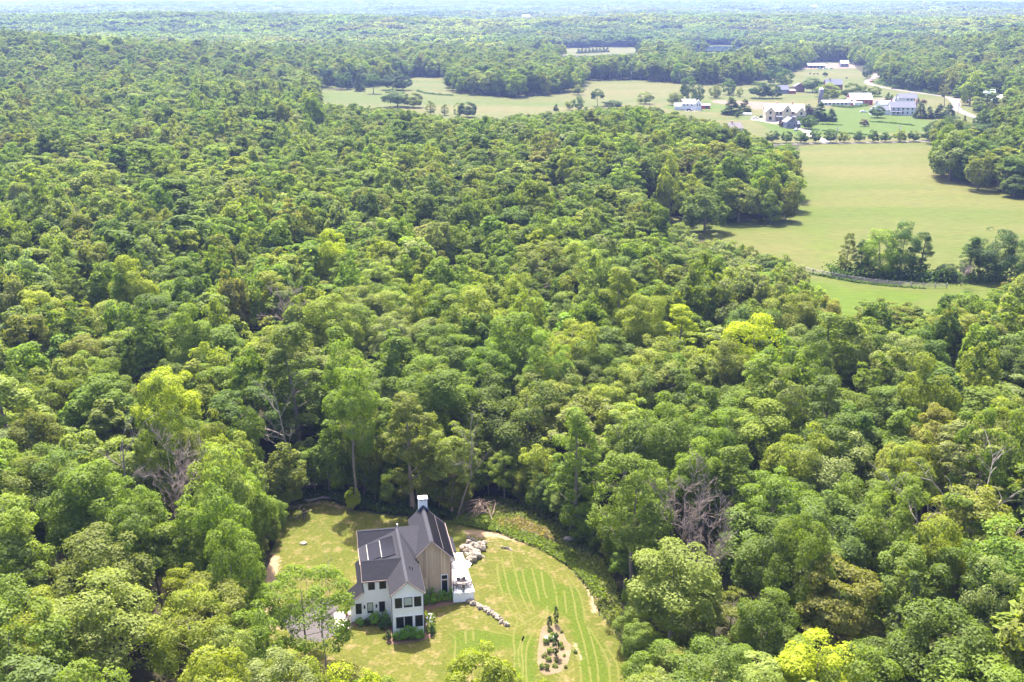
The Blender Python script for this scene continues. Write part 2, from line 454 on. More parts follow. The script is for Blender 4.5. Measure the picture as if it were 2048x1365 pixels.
def ribbon_arrays(W, width, z, jitter=0.0):
    W = np.array(W)
    d = np.gradient(W, axis=0); d /= np.linalg.norm(d, axis=1, keepdims=True)+1e-9
    nrm = np.stack([-d[:,1], d[:,0]], -1)
    wd = width/2*(1+jitter*rng.normal(size=(len(W),1)).clip(-1.5,1.5)) if jitter else np.full((len(W),1), width/2)
    A = W+nrm*wd; B = W-nrm*wd
    V = np.zeros((2*len(W), 3)); V[0::2,:2] = B; V[1::2,:2] = A; V[:,2] = z
    i = np.arange(len(W)-1)*2
    return V, np.stack([i, i+2, i+3, i+1], -1)
def ribbon(name, pts, width, z, m, label):
    V, F = ribbon_arrays(smooth_line([un2(*q) for q in pts]), width, z)
    return tag(link(name, mesh_np(name, V, F, None, m)), label, None, None, 'structure')

ribbon('road', [(1600,122),(1660,127),(1700,131),(1735,136),(1752,143),(1754,150),(1748,156),(1738,161),(1736,167),(1760,174),(1800,181),(1850,188),(1895,195),(1912,206),(1912,217),(1940,231),(2000,249),(2060,266)], 6.6, 0.06, M_ROAD, 'pale country road winding along the wood edge')
ribbon('lane', [(1535,291),(1600,288.2),(1640,287.2),(1760,285.6),(1868,282.6),(1900,281)], 4.2, 0.06, M_ROAD, 'pale lane running under the row of round trees')
ribbon('side_road', [(1908,198),(1925,201),(1950,200)], 9.0, 0.08, M_ROAD, 'short pale side road joining the country road')
ribbon('house_drive', [(1595,257),(1612,262),(1618,270),(1640,278),(1655,286)], 5.0, 0.05, M_GRAVEL, 'pale gravel drive curving down from the grey cottage')
flat_poly('parking_court', [(1505,236),(1540,240),(1565,245),(1552,249),(1520,243),(1500,240)], 0.04, M_GRAVEL, 'pale gravel court beside the cream mansion')
flat_poly('parking_court', [(1368,219.5),(1400,219),(1404,222.5),(1372,223.5)], 0.04, M_GRAVEL, 'gravel parking strip by the white house with the red shed')
flat_poly('bare_ground', [(1612,131),(1690,127),(1730,134),(1725,137),(1640,138),(1600,140)], 0.04, M_SOIL, 'bare tan yard round the long white shed')
flat_poly('ploughed_strip', [(1430,201),(1500,203),(1560,206.5),(1592,213),(1600,217),(1505,219),(1500,213),(1440,208),(1421,204)], 0.03, M_SOIL, 'pinkish ploughed strip behind the cream mansion')
flat_poly('barn_yard', [(1742,199),(1768,196),(1815,206),(1800,212),(1750,210)], 0.03, M_SOIL, 'tan yard between the red barn and the white house')
flat_poly('lake', LAKE, 1.6, M_WATER, 'bright strip of lake water seen between far trees')
flat_poly('drive', [(2005,232),(2040,236),(2048,244),(2020,240)], 0.05, M_ROAD, 'pale drive among the trees at the right edge')
flat_poly('driveway', [(598,1203),(640,1197),(672,1198),(676,1216),(680,1238),(690,1262),(640,1285),(585,1275),(562,1240),(570,1212)], 0.012, M_ASPHALT, 'grey asphalt driveway patch beside the porch')
BED = z3([(890,925),(950,905),(1005,905),(1050,960),(1085,1040),(1120,1080),(1100,1180),(1070,1260),(980,1300),(890,1300),(850,1200),(868,1000)])
flat_poly('planting_bed', [tuple(q[:2]) for q in smooth_line([un2(*q) for q in BED + BED[:1]], 4)[:-1]], 0.016, M_BED, 'bare tan planting bed in the mown lawn', True)

# pale lines of clippings left by the mower
LINES = [[(565,370),(600,540),(635,670),(690,790),(740,880)],[(640,340),(680,520),(715,650),(770,780),(800,830)],[(730,470),(755,600),(800,730),(830,800)],
 [(805,460),(840,600),(865,720)],[(770,380),(870,470),(900,620),(925,700)],[(910,400),(965,540),(1000,690),(1010,830)],[(1060,640),(1075,760),(1080,820)],
 [(1100,560),(1140,720),(1160,850),(1200,980),(1240,1150),(1275,1365),(1280,1600)],[(1080,500),(1190,680),(1230,880),(1270,1000),(1310,1150),(1330,1300),(1340,1600)],
 [(1240,900),(1330,1050),(1400,1180),(1420,1300),(1430,1500)],[(1380,1050),(1470,1200),(1500,1350)],[(530,430),(545,560),(580,680)],[(600,740),(640,800),(690,880),(660,1000),(670,1140),(660,1350)],
 [(860,830),(780,880),(690,930)],[(930,760),(900,850),(820,930),(740,1010),(700,1120),(710,1250)],[(150,980),(200,1030),(190,1200)],[(280,960),(285,1060)],[(345,960),(345,1040)],
 [(380,945),(520,970),(650,995)],[(820,960),(770,1080),(760,1240),(770,1450)],[(740,1000),(725,1100),(735,1230),(730,1450)],[(1160,1120),(1190,1250),(1200,1450)]]
VV, FF, nb = [], [], 0
for ln in LINES:
    W = smooth_line([un2(*q) for q in z3(ln)], 14)
    W = W + rng.normal(size=W.shape)*0.012
    V, F = ribbon_arrays(W, 0.24, 0.01, 0.25)
    keep = rng.random(len(F)) > 0.03
    VV.append(V); FF.append(F[keep]+nb); nb += len(V)
tag(link('grass_clippings', mesh_np('grass_clippings', np.vstack(VV), np.vstack(FF), None, M_CLIP)), 'pale lines of dry clippings left by the mower', 'grass clippings', None, 'stuff')

# ------------------------------------------------------------------ trees: shape library
def unit(n, g):
    d = g.normal(size=(n, 3)); return d/np.linalg.norm(d, axis=1, keepdims=True)
KINDS = {   # R crown radius, hb crown base, ht tree height, lobes, lobe radius, leaf size, number of leaves, spread of the masses
 'oak':     dict(R=4.6, hb=4.6, ht=19.0, nl=52, lr=(1.0,1.75), flat=0.78, leaf=0.25, n=15000, sp=.8),
 'maple':   dict(R=3.9, hb=3.6, ht=21.0, nl=66, lr=(0.85,1.45), flat=0.88, leaf=0.24, n=15000, sp=.75),
 'plume':   dict(R=4.0, hb=4.2, ht=19.5, nl=95, lr=(0.6,1.0), flat=1.25, leaf=0.2, n=15000, sp=.8),
 'layered': dict(R=4.3, hb=3.5, ht=18.0, nl=80, lr=(0.8,1.3), flat=0.48, leaf=0.25, n=14000, sp=.9),
 'sparse':  dict(R=3.8, hb=5.0, ht=20.0, nl=40, lr=(0.7,1.15), flat=0.6, leaf=0.24, n=8000, sp=1.0),
 'open':    dict(R=5.6, hb=1.0, ht=12.5, nl=110, lr=(0.75,1.3), flat=0.6, leaf=0.22, n=14000, sp=1.05),
 'slender': dict(R=2.6, hb=2.8, ht=21.0, nl=74, lr=(0.6,1.0), flat=0.9, leaf=0.21, n=13000, sp=1),
 'conifer': dict(R=3.0, hb=1.2, ht=17.0, nl=120, lr=(0.75,1.1), flat=0.45, leaf=.3, n=15000, sp=1),
 'full':    dict(R=4.4, hb=0.8, ht=15.0, nl=72, lr=(0.9,1.6), flat=0.85, leaf=0.25, n=14500, sp=.75),
 'round':   dict(R=3.4, hb=1.3, ht=9.0, nl=60, lr=(0.7,1.2), flat=0.85, leaf=0.25, n=10000, sp=.75),
 'bush':    dict(R=2.0, hb=0.15, ht=3.4, nl=34, lr=(0.45,0.8), flat=0.8, leaf=0.24, n=2600, sp=.9),
}
def lobes_of(kind, g):
    k = KINDS[kind]; R, hb, ht = k['R'], k['hb'], k['ht']
    L = []
    hc = ht-hb
    # a few big masses give the crown an uneven outline
    nm = 5 if kind in ('oak', 'layered', 'sparse', 'round') else 4
    th0 = g.uniform(0, 6.28)
    low = kind in ('full', 'round', 'bush')
    masses = [(g.uniform(-.1,.1)*R, g.uniform(-.1,.1)*R, hb+hc*(0.5 if low else 0.62), R*0.8, hc*(0.5 if low else 0.38))]
    for i in range(nm):
        t = th0+i*6.28/nm+g.uniform(-.4,.4); q = R*g.uniform(.35,.58)*k['sp']
        masses.append((q*math.cos(t), q*math.sin(t), hb+hc*(g.uniform(.25,.55) if low else g.uniform(.34,.62)), R*g.uniform(.42,.6), hc*g.uniform(.22,.36)))
    while len(L) < k['nl']:
        if kind == 'conifer':
            t = g.random()**1.25
            rad = R*(1-t)**0.85*g.uniform(.55,1.0)+0.12; a = g.uniform(0, 6.28)
            c = np.array([rad*math.cos(a), rad*math.sin(a), hb+hc*t*0.97-0.12*rad]); dirn = np.array([math.cos(a), math.sin(a), 0.35])
            lr = g.uniform(*k['lr'])*(1.1-0.6*t)
        elif kind == 'slender':
            t = g.random(); prof = (math.sin(math.pi*min(1, t*0.82+0.14)))**0.8
            rad = R*prof*g.uniform(.5,1.0); a = g.uniform(0, 6.28)
            c = np.array([rad*math.cos(a), rad*math.sin(a), hb+hc*t*0.96]); dirn = np.array([math.cos(a), math.sin(a), 0.5+t])
            lr = g.uniform(*k['lr'])
        else:
            m = masses[g.integers(len(masses))]
            d = unit(1, g)[0]
            if d[2] < (-0.85 if low else -0.45): continue
            q = g.uniform(.76, 1.02)
            c = np.array([m[0]+d[0]*m[3]*q, m[1]+d[1]*m[3]*q, m[2]+d[2]*m[4]*q])
            # buried in another mass: skip most of them
            deep = any(((c[0]-o[0])/o[3])**2+((c[1]-o[1])/o[3])**2+((c[2]-o[2])/o[4])**2 < 0.62 for o in masses if o is not m)
            if deep and g.random() < 0.85: continue
            dirn = d*np.array([1,1,.9])+np.array([0,0,.35]); lr = g.uniform(*k['lr'])*g.choice([.8,1.0,1.15])
        L.append((c, dirn/np.linalg.norm(dirn), lr))
    return L
def crown_arrays(kind, seed, n=None, leaf=None):
    g = np.random.default_rng(seed); k = KINDS[kind]
    n = n or k['n']; leaf = leaf or k['leaf']
    L = lobes_of(kind, g)
    C = np.array([l[0] for l in L]); D = np.array([l[1] for l in L]); Rr = np.array([l[2] for l in L])
    p = Rr**2; p /= p.sum()
    li = g.choice(len(L), n, p=p)
    d = unit(n, g)
    d = d+D[li]*0.75; d /= np.linalg.norm(d, axis=1, keepdims=True)
    rad = Rr[li]*(0.62+0.43*g.random(n)**0.6)
    stray = g.random(n) < 0.06
    rad = np.where(stray, rad*1.25, rad)
    off = d*rad[:, None]
    if k['flat'] <= 1: off[:, 2] *= k['flat']
    else: off = off+D[li]*(rad*(k['flat']-1)*1.3)[:, None]*g.random(n)[:, None]
    P = C[li]+off
    P[:, 2] = np.maximum(P[:, 2], 0.08)
    # leaf sprays: small folded lozenges, facing loosely outward and up
    nr = d*1.0+unit(n, g)*0.7+np.array([0,0,.45]); nr /= np.linalg.norm(nr, axis=1, keepdims=True)
    t = np.cross(nr, unit(n, g)); t /= np.linalg.norm(t, axis=1, keepdims=True)+1e-9
    b = np.cross(nr, t)
    s = leaf*g.uniform(.6, 1.4, n)[:, None]
    fold = nr*s*g.uniform(-.25, .25, n)[:, None]
    V = np.stack([P-t*s*.62, P-b*s*.36+fold, P+t*s*.62, P+b*s*.36+fold], 1).reshape(-1, 3)
    F = np.arange(4*n).reshape(n, 4)
    lv = g.random(len(L))
    v = np.clip(0.3*lv[li]+0.55*g.random(n)+.08, 0, 1)
    return V, F, np.repeat(v, 4), L
def wood(kind, seed, L, bare=False):
    g = np.random.default_rng(seed+900); k = KINDS[kind]
    m = MB()
    ht, R = k['ht'], k['R']
    top = ht*(0.8 if kind not in ('conifer', 'slender') else 0.94)
    r0 = 0.021*ht*0.62
    bx, by = g.uniform(-.35,.35,2)
    P = []
    for t in np.linspace(0, 1, 7):
        P.append((bx*t*t*2+g.normal()*0.06*(t > 0), by*t*t*2+g.normal()*0.06*(t > 0), top*t-0.15*(t == 0)))
    m.path(P, [r0*(1-t*0.86)*(1.35 if t == 0 else 1) for t in np.linspace(0, 1, 7)], 7)
    pick = g.permutation(len(L))[:16 if kind != 'bush' else 5]
    for i in pick:
        c, d, lr = L[i]
        t = np.clip((c[2]-1.5-0.35*np.hypot(c[0], c[1]))/top, 0.12, 0.95)
        q = t*6; j = min(int(q), 5); f = q-j
        a = Vector(P[j]).lerp(Vector(P[j+1]), f); e = Vector(c)
        mid = a.lerp(e, .5)+Vector((g.normal()*.25, g.normal()*.25, -0.05*(e-a).length))
        rr = r0*(1-t*.86)*.5
        m.path([a, mid, e], [rr, rr*.65, rr*.25], 5)
    return m
def bare_wood(seed, ht=17.0, spread=4.0, nb=13, twigs=True):
    """leafless tree: trunk, crooked limbs, branches and twigs"""
    g = np.random.default_rng(seed); m = MB(); tw = MB()
    def grow(a, d, ln, r, lev):
        pts = [Vector(a)]; dd = Vector(d)
        for i in range(4):
            dd = (dd+Vector(g.normal(size=3))*0.2+Vector((0,0,.06))).normalized()
            pts.append(pts[-1]+dd*ln/4)
        r = max(r, .022) if lev > 1 else r
        (m if lev < 2 else tw).path(pts, [r, r*.85, r*.68, r*.5, r*.28], 6 if lev == 0 else 3)
        if lev < (3 if twigs else 2):
            nn = nb if lev == 0 else (8 if lev == 1 else 7)
            for i in range(nn):
                t = g.uniform(.35 if lev == 0 else .2, 1.0); q = t*4; j = min(int(q), 3)
                p = pts[j].lerp(pts[j+1], q-j)
                a_ = g.uniform(0, 6.28)
                o = Vector((math.cos(a_), math.sin(a_), g.uniform(.1, .9))).normalized()
                grow(p, (o*0.8+dd*0.5), ln*g.uniform(.28,.45), r*(1-t*.6)*.5, lev+1)
    grow((0,0,-.1), (g.normal()*.06, g.normal()*.06, 1), ht*0.85, 0.017*ht*.55, 0)
    return m, tw

class Proto: pass
PROTO = {}
def proto(kind, var):
    key = (kind, var)
    if key in PROTO: return PROTO[key]
    seed = 100*list(KINDS).index(kind)+var
    V, F, v, L = crown_arrays(kind, seed)
    p = Proto()
    p.crown = mesh_np(kind+'_crown', V, F, {'v': ('FLOAT', v)}, LEAF)
    p.trunk = wood(kind, seed, L).mesh(kind+'_trunk', BARK)
    k = KINDS[kind]; p.R, p.ht = k['R'], k['ht']
    PROTO[key] = p
    return p
NVAR = {'oak': 3, 'maple': 3, 'plume': 3, 'layered': 2, 'sparse': 2, 'slender': 2, 'conifer': 2, 'round': 3, 'bush': 3, 'full': 3, 'open': 1}
TREES = []     # every tree object built, (x, y, radius)
def tree(kind, x, y, H, Rw, col, name, label, group=None, cat='tree', rz=None, var=None, z=None):
    """one tree: an empty at its foot with trunk and crown as parts"""
    var = int(rng.integers(NVAR[kind])) if var is None else var
    p = proto(kind, var)
    z = float(height(x, y)) if z is None else z
    t = empty(name, (x, y, z), rng.uniform(0, 6.28) if rz is None else rz, label, cat, group)
    s = (Rw/p.R*rng.uniform(.9, 1.1), Rw/p.R*rng.uniform(.9, 1.1), H/p.ht)
    if H > 9: t.rotation_euler.x, t.rotation_euler.y = rng.normal(size=2)*.035
    t.scale = s
    link('trunk', p.trunk, t)
    c = link('crown', p.crown, t)
    c.color = (*[float(q) for q in col], 1)
    TREES.append((x, y, Rw))
    return t
def by_top(px, py, H):
    """foot of a tree of height H whose top shows at a photo pixel"""
    z = 0.0
    for _ in range(4):
        q = un(px, py, H+z); z = float(height(q[0], q[1]))
    return q[0], q[1]
def by_foot(px, py, hpx, wpx):
    """foot, height and radius from a photo measurement of a free standing tree"""
    q = un(px, py); s = pxm(px, py); b = (py-682.5)/FPX
    return q[0], q[1], hpx/(s*(cp-b*sp)), wpx/2/s

GREEN = {'mid green': (0.107,0.148,0.014), 'dark green': (0.056,0.088,0.012), 'yellow green': (0.198,0.215,0.016), 'pale green': (0.187,0.208,0.043), 'sage green': (0.182,0.190,0.074),
         'olive green': (0.144,0.140,0.022), 'fresh green': (0.131,0.188,0.013), 'blue green': (0.071,0.102,0.027), 'brownish green': (0.161,0.130,0.032), 'lime green': (0.257,0.290,0.009)}
for k_, c_ in GREEN.items():
    m_ = .1 if k_ == 'lime green' else .42
    GREEN[k_] = tuple((q*(1-m_)+e*m_)*1.13 for q, e in zip(c_, (.128, .168, .024)))
def vary(c, a=0.12):
    k = 1+rng.normal()*a
    h = rng.normal()*a*.35
    return tuple(float(np.clip(q*k*f, .008, .5)) for q, f in zip(c, (1+h, 1, 1-h)))
FORM = {'oak': 'broad', 'maple': 'dense', 'plume': 'feathery', 'layered': 'layered', 'sparse': 'thin', 'slender': 'slender', 'conifer': 'conifer', 'full': 'skirted'}

# ------------------------------------------------------------------ trees picked out one by one near the house
SPECIAL = []   # (x, y, phrase) used as landmarks for the labels of the wood
def sp_tree(kind, x, y, H, Rw, col, name, label, phrase=None, **k):
    t = tree(kind, x, y, H, Rw, (.31, .35, .012) if name == 'round_tree' else vary(GREEN[col], .03), name, label, **k)
    if phrase: SPECIAL.append((x, y, phrase))
    return t
def top(px, py, H): return by_top(px, py, H)
q = un2(712, 1010); sp_tree('maple', *q, 23.5, 3.7, 'fresh green', 'maple_tree', 'tall fresh green tree with bare lower trunk on the far edge of the lawn', 'the bare-stemmed tree')
q = un2(826, 1022); sp_tree('slender', *q, 19.0, 3.3, 'olive green', 'slender_tree', 'slender olive green tree standing right behind the chimney', 'the chimney tree')
q = un2(905, 1030); sp_tree('layered', *q, 15.5, 3.6, 'pale green', 'broadleaf_tree', 'pale layered tree with grey dead top beside the brush pile', 'the dead-topped pale tree')
q = un2(1150, 1082); sp_tree('slender', *q, 19.5, 3.2, 'fresh green', 'slender_tree', 'tall narrow bright green tree standing in the weedy strip right of the lawn', 'the narrow weedy-strip tree')
q = un2(1262, 1195); sp_tree('plume', *q, 20.5, 4.9, 'mid green', 'broadleaf_tree', 'big green tree overhanging the right edge of the mown lawn', 'the big lawn-edge tree')
q = top(1345, 1085, 16.5); sp_tree('maple', *q, 16.5, 5.0, 'pale green', 'maple_tree', 'broad pale green tree in front of the big lawn-edge tree', 'the broad pale lawn tree')
q = top(1515, 632, 19); sp_tree('full', *q, 19, 5.6, 'lime green', 'round_tree', 'round lime green tree brighter than every tree around it', 'the round lime green tree')
q = top(1240, 532, 22); sp_tree('slender', *q, 22, 4.2, 'yellow green', 'slender_tree', 'tall yellow green spire rising above the wood left of the grey thicket', 'the yellow green spire')
q = top(1290, 585, 20); sp_tree('maple', *q, 20, 4.6, 'yellow green', 'maple_tree', 'yellow green tree beside the yellow green spire', None)
q = top(1362, 612, 18); sp_tree('slender', *q, 18, 3.6, 'lime green', 'slender_tree', 'slender lime tinted tree between the yellow green spire and the round lime tree', None)
q = top(795, 612, 18); sp_tree('layered', *q, 18, 4.6, 'sage green', 'flowering_tree', 'pale whitish flowering tree in the wood straight behind the house', 'the whitish flowering tree')
q = top(860, 545, 21); sp_tree('oak', *q, 21, 4.6, 'yellow green', 'oak_tree', 'yellow green crown rising behind the whitish flowering tree', None)
q = top(1030, 560, 21); sp_tree('plume', *q, 21, 5.0, 'yellow green', 'broadleaf_tree', 'tall yellow green plumed tree in the middle of the wood', 'the yellow plumed tree')
q = top(1690, 1108, 17); sp_tree('layered', *q, 17, 4.4, 'brownish green', 'broadleaf_tree', 'brownish yellow tree in the right foreground wood', 'the brownish foreground tree')
q = top(1640, 1262, 15); sp_tree('maple', *q, 15, 3.9, 'lime green', 'maple_tree', 'bright lime green crown at the bottom edge below the brownish tree', 'the bottom lime crown')
q = top(345, 735, 20); sp_tree('maple', *q, 20, 5.0, 'lime green', 'maple_tree', 'bright yellow green crown in the left wood above the lawn corner', 'the bright left-wood crown')
q = top(180, 1160, 17); sp_tree('oak', *q, 17, 5.6, 'pale green', 'oak_tree', 'broad pale tree in the left foreground with grey limbs showing', 'the broad pale foreground tree')
q = top(390, 1195, 16); sp_tree('plume', *q, 16, 4.4, 'yellow green', 'broadleaf_tree', 'feathery yellow green tree in the left foreground below the driveway', 'the feathery driveway tree')
q = top(660, 465, 20); sp_tree('oak', *q, 20, 4.6, 'lime green', 'oak_tree', 'bright lime crown far back in the middle of the left wood', 'the far lime crown')
q = top(845, 1015, 0.1)
# foreground trees at the bottom edge, their feet below the frame
q = un2(612, 1335); FG = sp_tree('open', *q, 12.0, 5.4, 'fresh green', 'broadleaf_tree', 'open fresh green tree with bare grey limbs in front of the asphalt driveway', 'the driveway tree', var=0)
q = top(965, 1292, 17); sp_tree('layered', *q, 17, 3.6, 'yellow green', 'broadleaf_tree', 'yellow green treetop at the bottom edge in front of the lawn', 'the yellow treetop')
q = top(1095, 1338, 16); sp_tree('layered', *q, 16, 2.6, 'yellow green', 'broadleaf_tree', 'small yellow green treetop at the bottom edge below the planting bed', None)
q = top(690, 1330, 15); sp_tree('maple', *q, 15, 3.0, 'lime green', 'maple_tree', 'bright treetop at the bottom edge between the driveway tree and the lawn', None)
q = top(545, 1318, 14); sp_tree('plume', *q, 14, 3.6, 'sage green', 'broadleaf_tree', 'pale sage treetop at the bottom edge left of the driveway tree', None)
q = top(1300, 1335, 14); sp_tree('sparse', *q, 14, 3.2, 'pale green', 'broadleaf_tree', 'thin pale treetop at the bottom edge right of the lawn', None)
q = top(460, 1270, 13); sp_tree('plume', *q, 13, 3.2, 'pale green', 'broadleaf_tree', 'pale feathery treetop beside the bottom left end of the driveway', None)
q = top(505, 1225, 12); sp_tree('full', *q, 12, 3.2, 'fresh green', 'broadleaf_tree', 'leafy green tree hiding the left end of the driveway', None)
q = top(575, 1300, 12); sp_tree('full', *q, 12, 3.0, 'yellow green', 'broadleaf_tree', 'yellow green treetop at the bottom edge under the driveway tree', None)
q = top(745, 1345, 13); sp_tree('full', *q, 13, 2.6, 'fresh green', 'broadleaf_tree', 'fresh green treetop peeping over the bottom edge below the house', None)
q = top(1722, 1300, 14); sp_tree('full', *q, 14, 4.0, 'mid green', 'broadleaf_tree', 'mid green tree at the bottom edge right of the bottom lime crown', None)
for px, py, H, Rw, lb in ((1264,1296,5,2.0,'low leafy tree on the shaded right lawn edge near the planting bed'), (1280,1330,6,2.3,'leafy tree just below the low one on the shaded right lawn edge'), (1296,1362,6,2.4,'leafy tree cut by the bottom edge at the shaded right lawn corner')):
    q = un2(px, py); sp_tree('full', *q, H, Rw, 'mid green', 'sapling', lb, None)
for px, py, H, Rw, c, lb in ((1273, 405, 17, 3.6, 'brownish green', 'tan tinted conifer at the corner of the pale shrub thicket'), (1110, 368, 18, 3.4, 'blue green', 'dark conifer in the wood left of the field side woodlot'),
                             (1648, 583, 10, 1.7, 'dark green', 'small dark conifer spire at the foot of the lower field'), (735, 478, 16, 2.6, 'brownish green', 'dark brownish conifer in the middle wood'), (890, 498, 16, 3.0, 'brownish green', 'brown green conifer in the wood beyond the flowering tree')):
    q = top(px, py, H); sp_tree('conifer', *q, H, Rw, c, 'conifer_tree', lb, None)

# leafless trees
BM, BT = bare_wood(3, 17, 4, 13, True)
BARE = (BM.mesh('bare_trunk', TWIG), BT.mesh('bare_branches', TWIG))
DM, DT = bare_wood(8, 17, 4, 8, False)
DEAD = (DM.mesh('dead_trunk', DEADWOOD), DT.mesh('dead_branches', DEADWOOD))
def bare_tree(px, py, H, which, wide, label, lean=0.0, z=None):
    x, y = by_top(px, py, H)
    t = empty('dead_tree', (x, y, float(height(x, y)) if z is None else z), rng.uniform(0, 6.28), label, 'dead tree')
    t.scale = (wide*H/17, wide*H/17, H/16.0)
    t.rotation_euler.x = lean
    for nm, me in zip(('trunk', 'branches'), which):
        o_ = link(nm, me, t)
        if nm == 'branches': o_['kind'] = 'stuff'
    TREES.append((x, y, 2.5))
bare_tree(1446, 1012, 17.5, BARE, .8, 'leafless pinkish grey tree with fine twigs among the green right of the lawn')
bare_tree(1400, 935, 18, BARE, 1.0, 'smaller leafless grey tree behind the pinkish leafless one')
bare_tree(2003, 965, 23, DEAD, 1.35, 'dead tree with forked grey limbs at the right edge', .16)
bare_tree(1922, 885, 22.5, DEAD, 1.1, 'upright dead tree snag left of the forked dead tree')
bare_tree(140, 812, 22.5, DEAD, 1.0, 'dead grey snag standing out of the left wood')
bare_tree(575, 700, 22, DEAD, .9, 'dead forked snag in the wood left of the tall bare-stemmed tree')
bare_tree(912, 780, 19.5, DEAD, .7, 'dead grey top above the pale layered tree')
bare_tree(330, 880, 19, BARE, .9, 'grey half bare tree in the left wood')
bare_tree(640, 1150, 13.5, DEAD, .8, 'bare grey snag reaching up through the driveway tree', .06, 0)
bare_tree(545, 585, 19, BARE, .9, 'grey leafless crown far back in the left wood')
bare_tree(1225, 850, 18, DEAD, .7, 'dead grey stem in the wood right of the narrow tree')
bare_tree(1926, 528, 6, BARE, 1.6, 'bare twiggy shrub tree in the gap between the hedgerow clumps', 0, 0)

# ------------------------------------------------------------------ the wood: positions for every other tree
def forest_points():
    out = []
    sp0 = 6.6
    # jittered rows from just before the frame to the far end of the tree-by-tree zone
    for (ya, yb, sp_) in ((62, 330, 6.9), (330, 700, 8.4), (700, 1500, 9.6)):
        ys = np.arange(ya, yb, sp_*.87)
        for i, yy in enumerate(ys):
            half = 0.55*yy+28
            xs = np.arange(-half, half, sp_)+(i % 2)*sp_/2
            q = np.stack([xs, np.full_like(xs, yy)], -1)+rng.uniform(-.48, .48, (len(xs), 2))*sp_
            out.append(np.column_stack([q, np.full(len(q), sp_)]))
    return np.vstack(out)
PTS = forest_points()
PTS = PTS[rng.permutation(len(PTS))]
pz = height(PTS[:,0], PTS[:,1])
# stand height: rolling canopy with big and small trees
big = 0.5+0.5*np.sin(PTS[:,0]*.021+1.3)*np.sin(PTS[:,1]*.017+.4)
TH = 15.0+3.0*big+rng.normal(size=len(PTS))*2.9
TR = np.clip(PTS[:,2]*rng.uniform(.42, .84, len(PTS)), 2.7, 7.2)
SCRUB = [(1275,440),(1320,452),(1400,478),(1480,500),(1560,525),(1618,548),(1590,580),(1480,565),(1330,530),(1270,490)]
def allowed(P, z, H, R):
    ok = np.ones(len(P), bool)
    for fx, fz, infl in ((0,0,0), (0,.35,0), (0,.7,0), (0,1,0), (-.7,.75,0), (.7,.75,0), (-.6,.3,0), (.6,.3,0)):
        px, py = pr(np.column_stack([P[:,0]+fx*R, P[:,1], z+fz*H]))
        for c in CLEAR: ok &= ~inpoly(px, py, c)
    px, py = pr(np.column_stack([P[:,0], P[:,1], z]))
    return ok
ok = allowed(PTS, pz, TH, TR)
px0, py0 = pr(np.column_stack([PTS[:,0], PTS[:,1], pz]))
scr = inpoly(px0, py0, SCRUB)
ok &= ~scr
# the wild edges stay low: smaller trees may stand where big ones would hide the lawn
H2 = rng.uniform(5, 9, len(PTS)); R2 = rng.uniform(1.8, 2.9, len(PTS))
ok2 = allowed(PTS, pz, H2, R2) & ~ok & ~scr
TH = np.where(ok2, H2, TH); TR = np.where(ok2, R2, TR)
ok |= ok2
# the strip and the right half of the lawn lie in the sun: nothing tall stands on their sunny side
shd = np.array([math.sin(-SUN_AZ), -math.cos(SUN_AZ)])/math.tan(SUN_EL)
low_ = np.zeros(len(PTS), bool)
SUNNY = [(935,1030),(960,1000),(1040,1006),(1150,1070),(1215,1140),(1240,1240),(1200,1228),(1130,1140),(1000,1070)]
for fr in (.55, .8, 1.0):
    ex, ey = pr(np.column_stack([PTS[:,:2]+shd*(TH*fr)[:,None], pz*0]))
    low_ |= inpoly(ex, ey, SUNNY)
TH = np.where(low_, np.minimum(TH, H2), TH); TR = np.where(low_, np.minimum(TR, R2), TR)
SP = np.array([(a, b, r) for a, b, r in TREES])
for a, b, r in SP: ok &= np.hypot(PTS[:,0]-a, PTS[:,1]-b) > r*.66+1.9
for a, b, ph in SPECIAL:      # the picked trees stand over lower neighbours on their near side
    nr_ = (np.abs(PTS[:,0]-a) < 5.5) & (PTS[:,1] < b) & (PTS[:,1] > b-16)
    TH = np.where(nr_, np.minimum(TH, 10.5+rng.uniform(-1, 1.5, len(PTS))), TH); TR = np.where(nr_, np.minimum(TR, 3.6), TR)
# nothing may stand in front of the house or the tops picked out above
px1, py1 = pr(np.column_stack([PTS[:,0], PTS[:,1], pz+TH]))
ok &= (px1 > -170) & (px1 < 2218) & (py1 < 1460)
hid = inpoly(px1, py1, [(690,1000),(950,1000),(960,1300),(690,1300)])
ok &= ~hid
PTS, pz, TH, TR, px1, py1 = PTS[ok], pz[ok], TH[ok], TR[ok], px1[ok], py1[ok]
# younger trees close the holes left in the near wood
ys = np.arange(66, 420, 3.2); gx, gy = [], []
for yy in ys:
    xs = np.arange(-.52*yy-20, .52*yy+20, 3.2); gx += xs.tolist(); gy += [yy]*len(xs)
G = np.column_stack([gx, gy])+rng.uniform(-1.2, 1.2, (len(gx), 2)); G = G[rng.permutation(len(G))]
gh = rng.uniform(9.5, 13.5, len(G)); gr = rng.uniform(2.6, 3.6, len(G)); gz = height(G[:,0], G[:,1])
gp = pr(np.column_stack([G, gz+gh]))
g_ok = allowed(G, gz, gh, gr) & (gp[0] > -100) & (gp[0] < 2150) & (gp[1] < 1450) & ~inpoly(*gp, [(690,1000),(950,1000),(960,1300),(690,1300)]) & ~inpoly(*pr(np.column_stack([G, gz])), SCRUB)
have = np.vstack([np.column_stack([PTS[:,:2], TR]), SP]); add = []
for i in np.flatnonzero(g_ok):
    if (np.hypot(have[:,0]-G[i,0], have[:,1]-G[i,1]) < have[:,2]*.8+2.3).any(): continue
    have = np.vstack([have, [G[i,0], G[i,1], gr[i]]]); add.append(i)
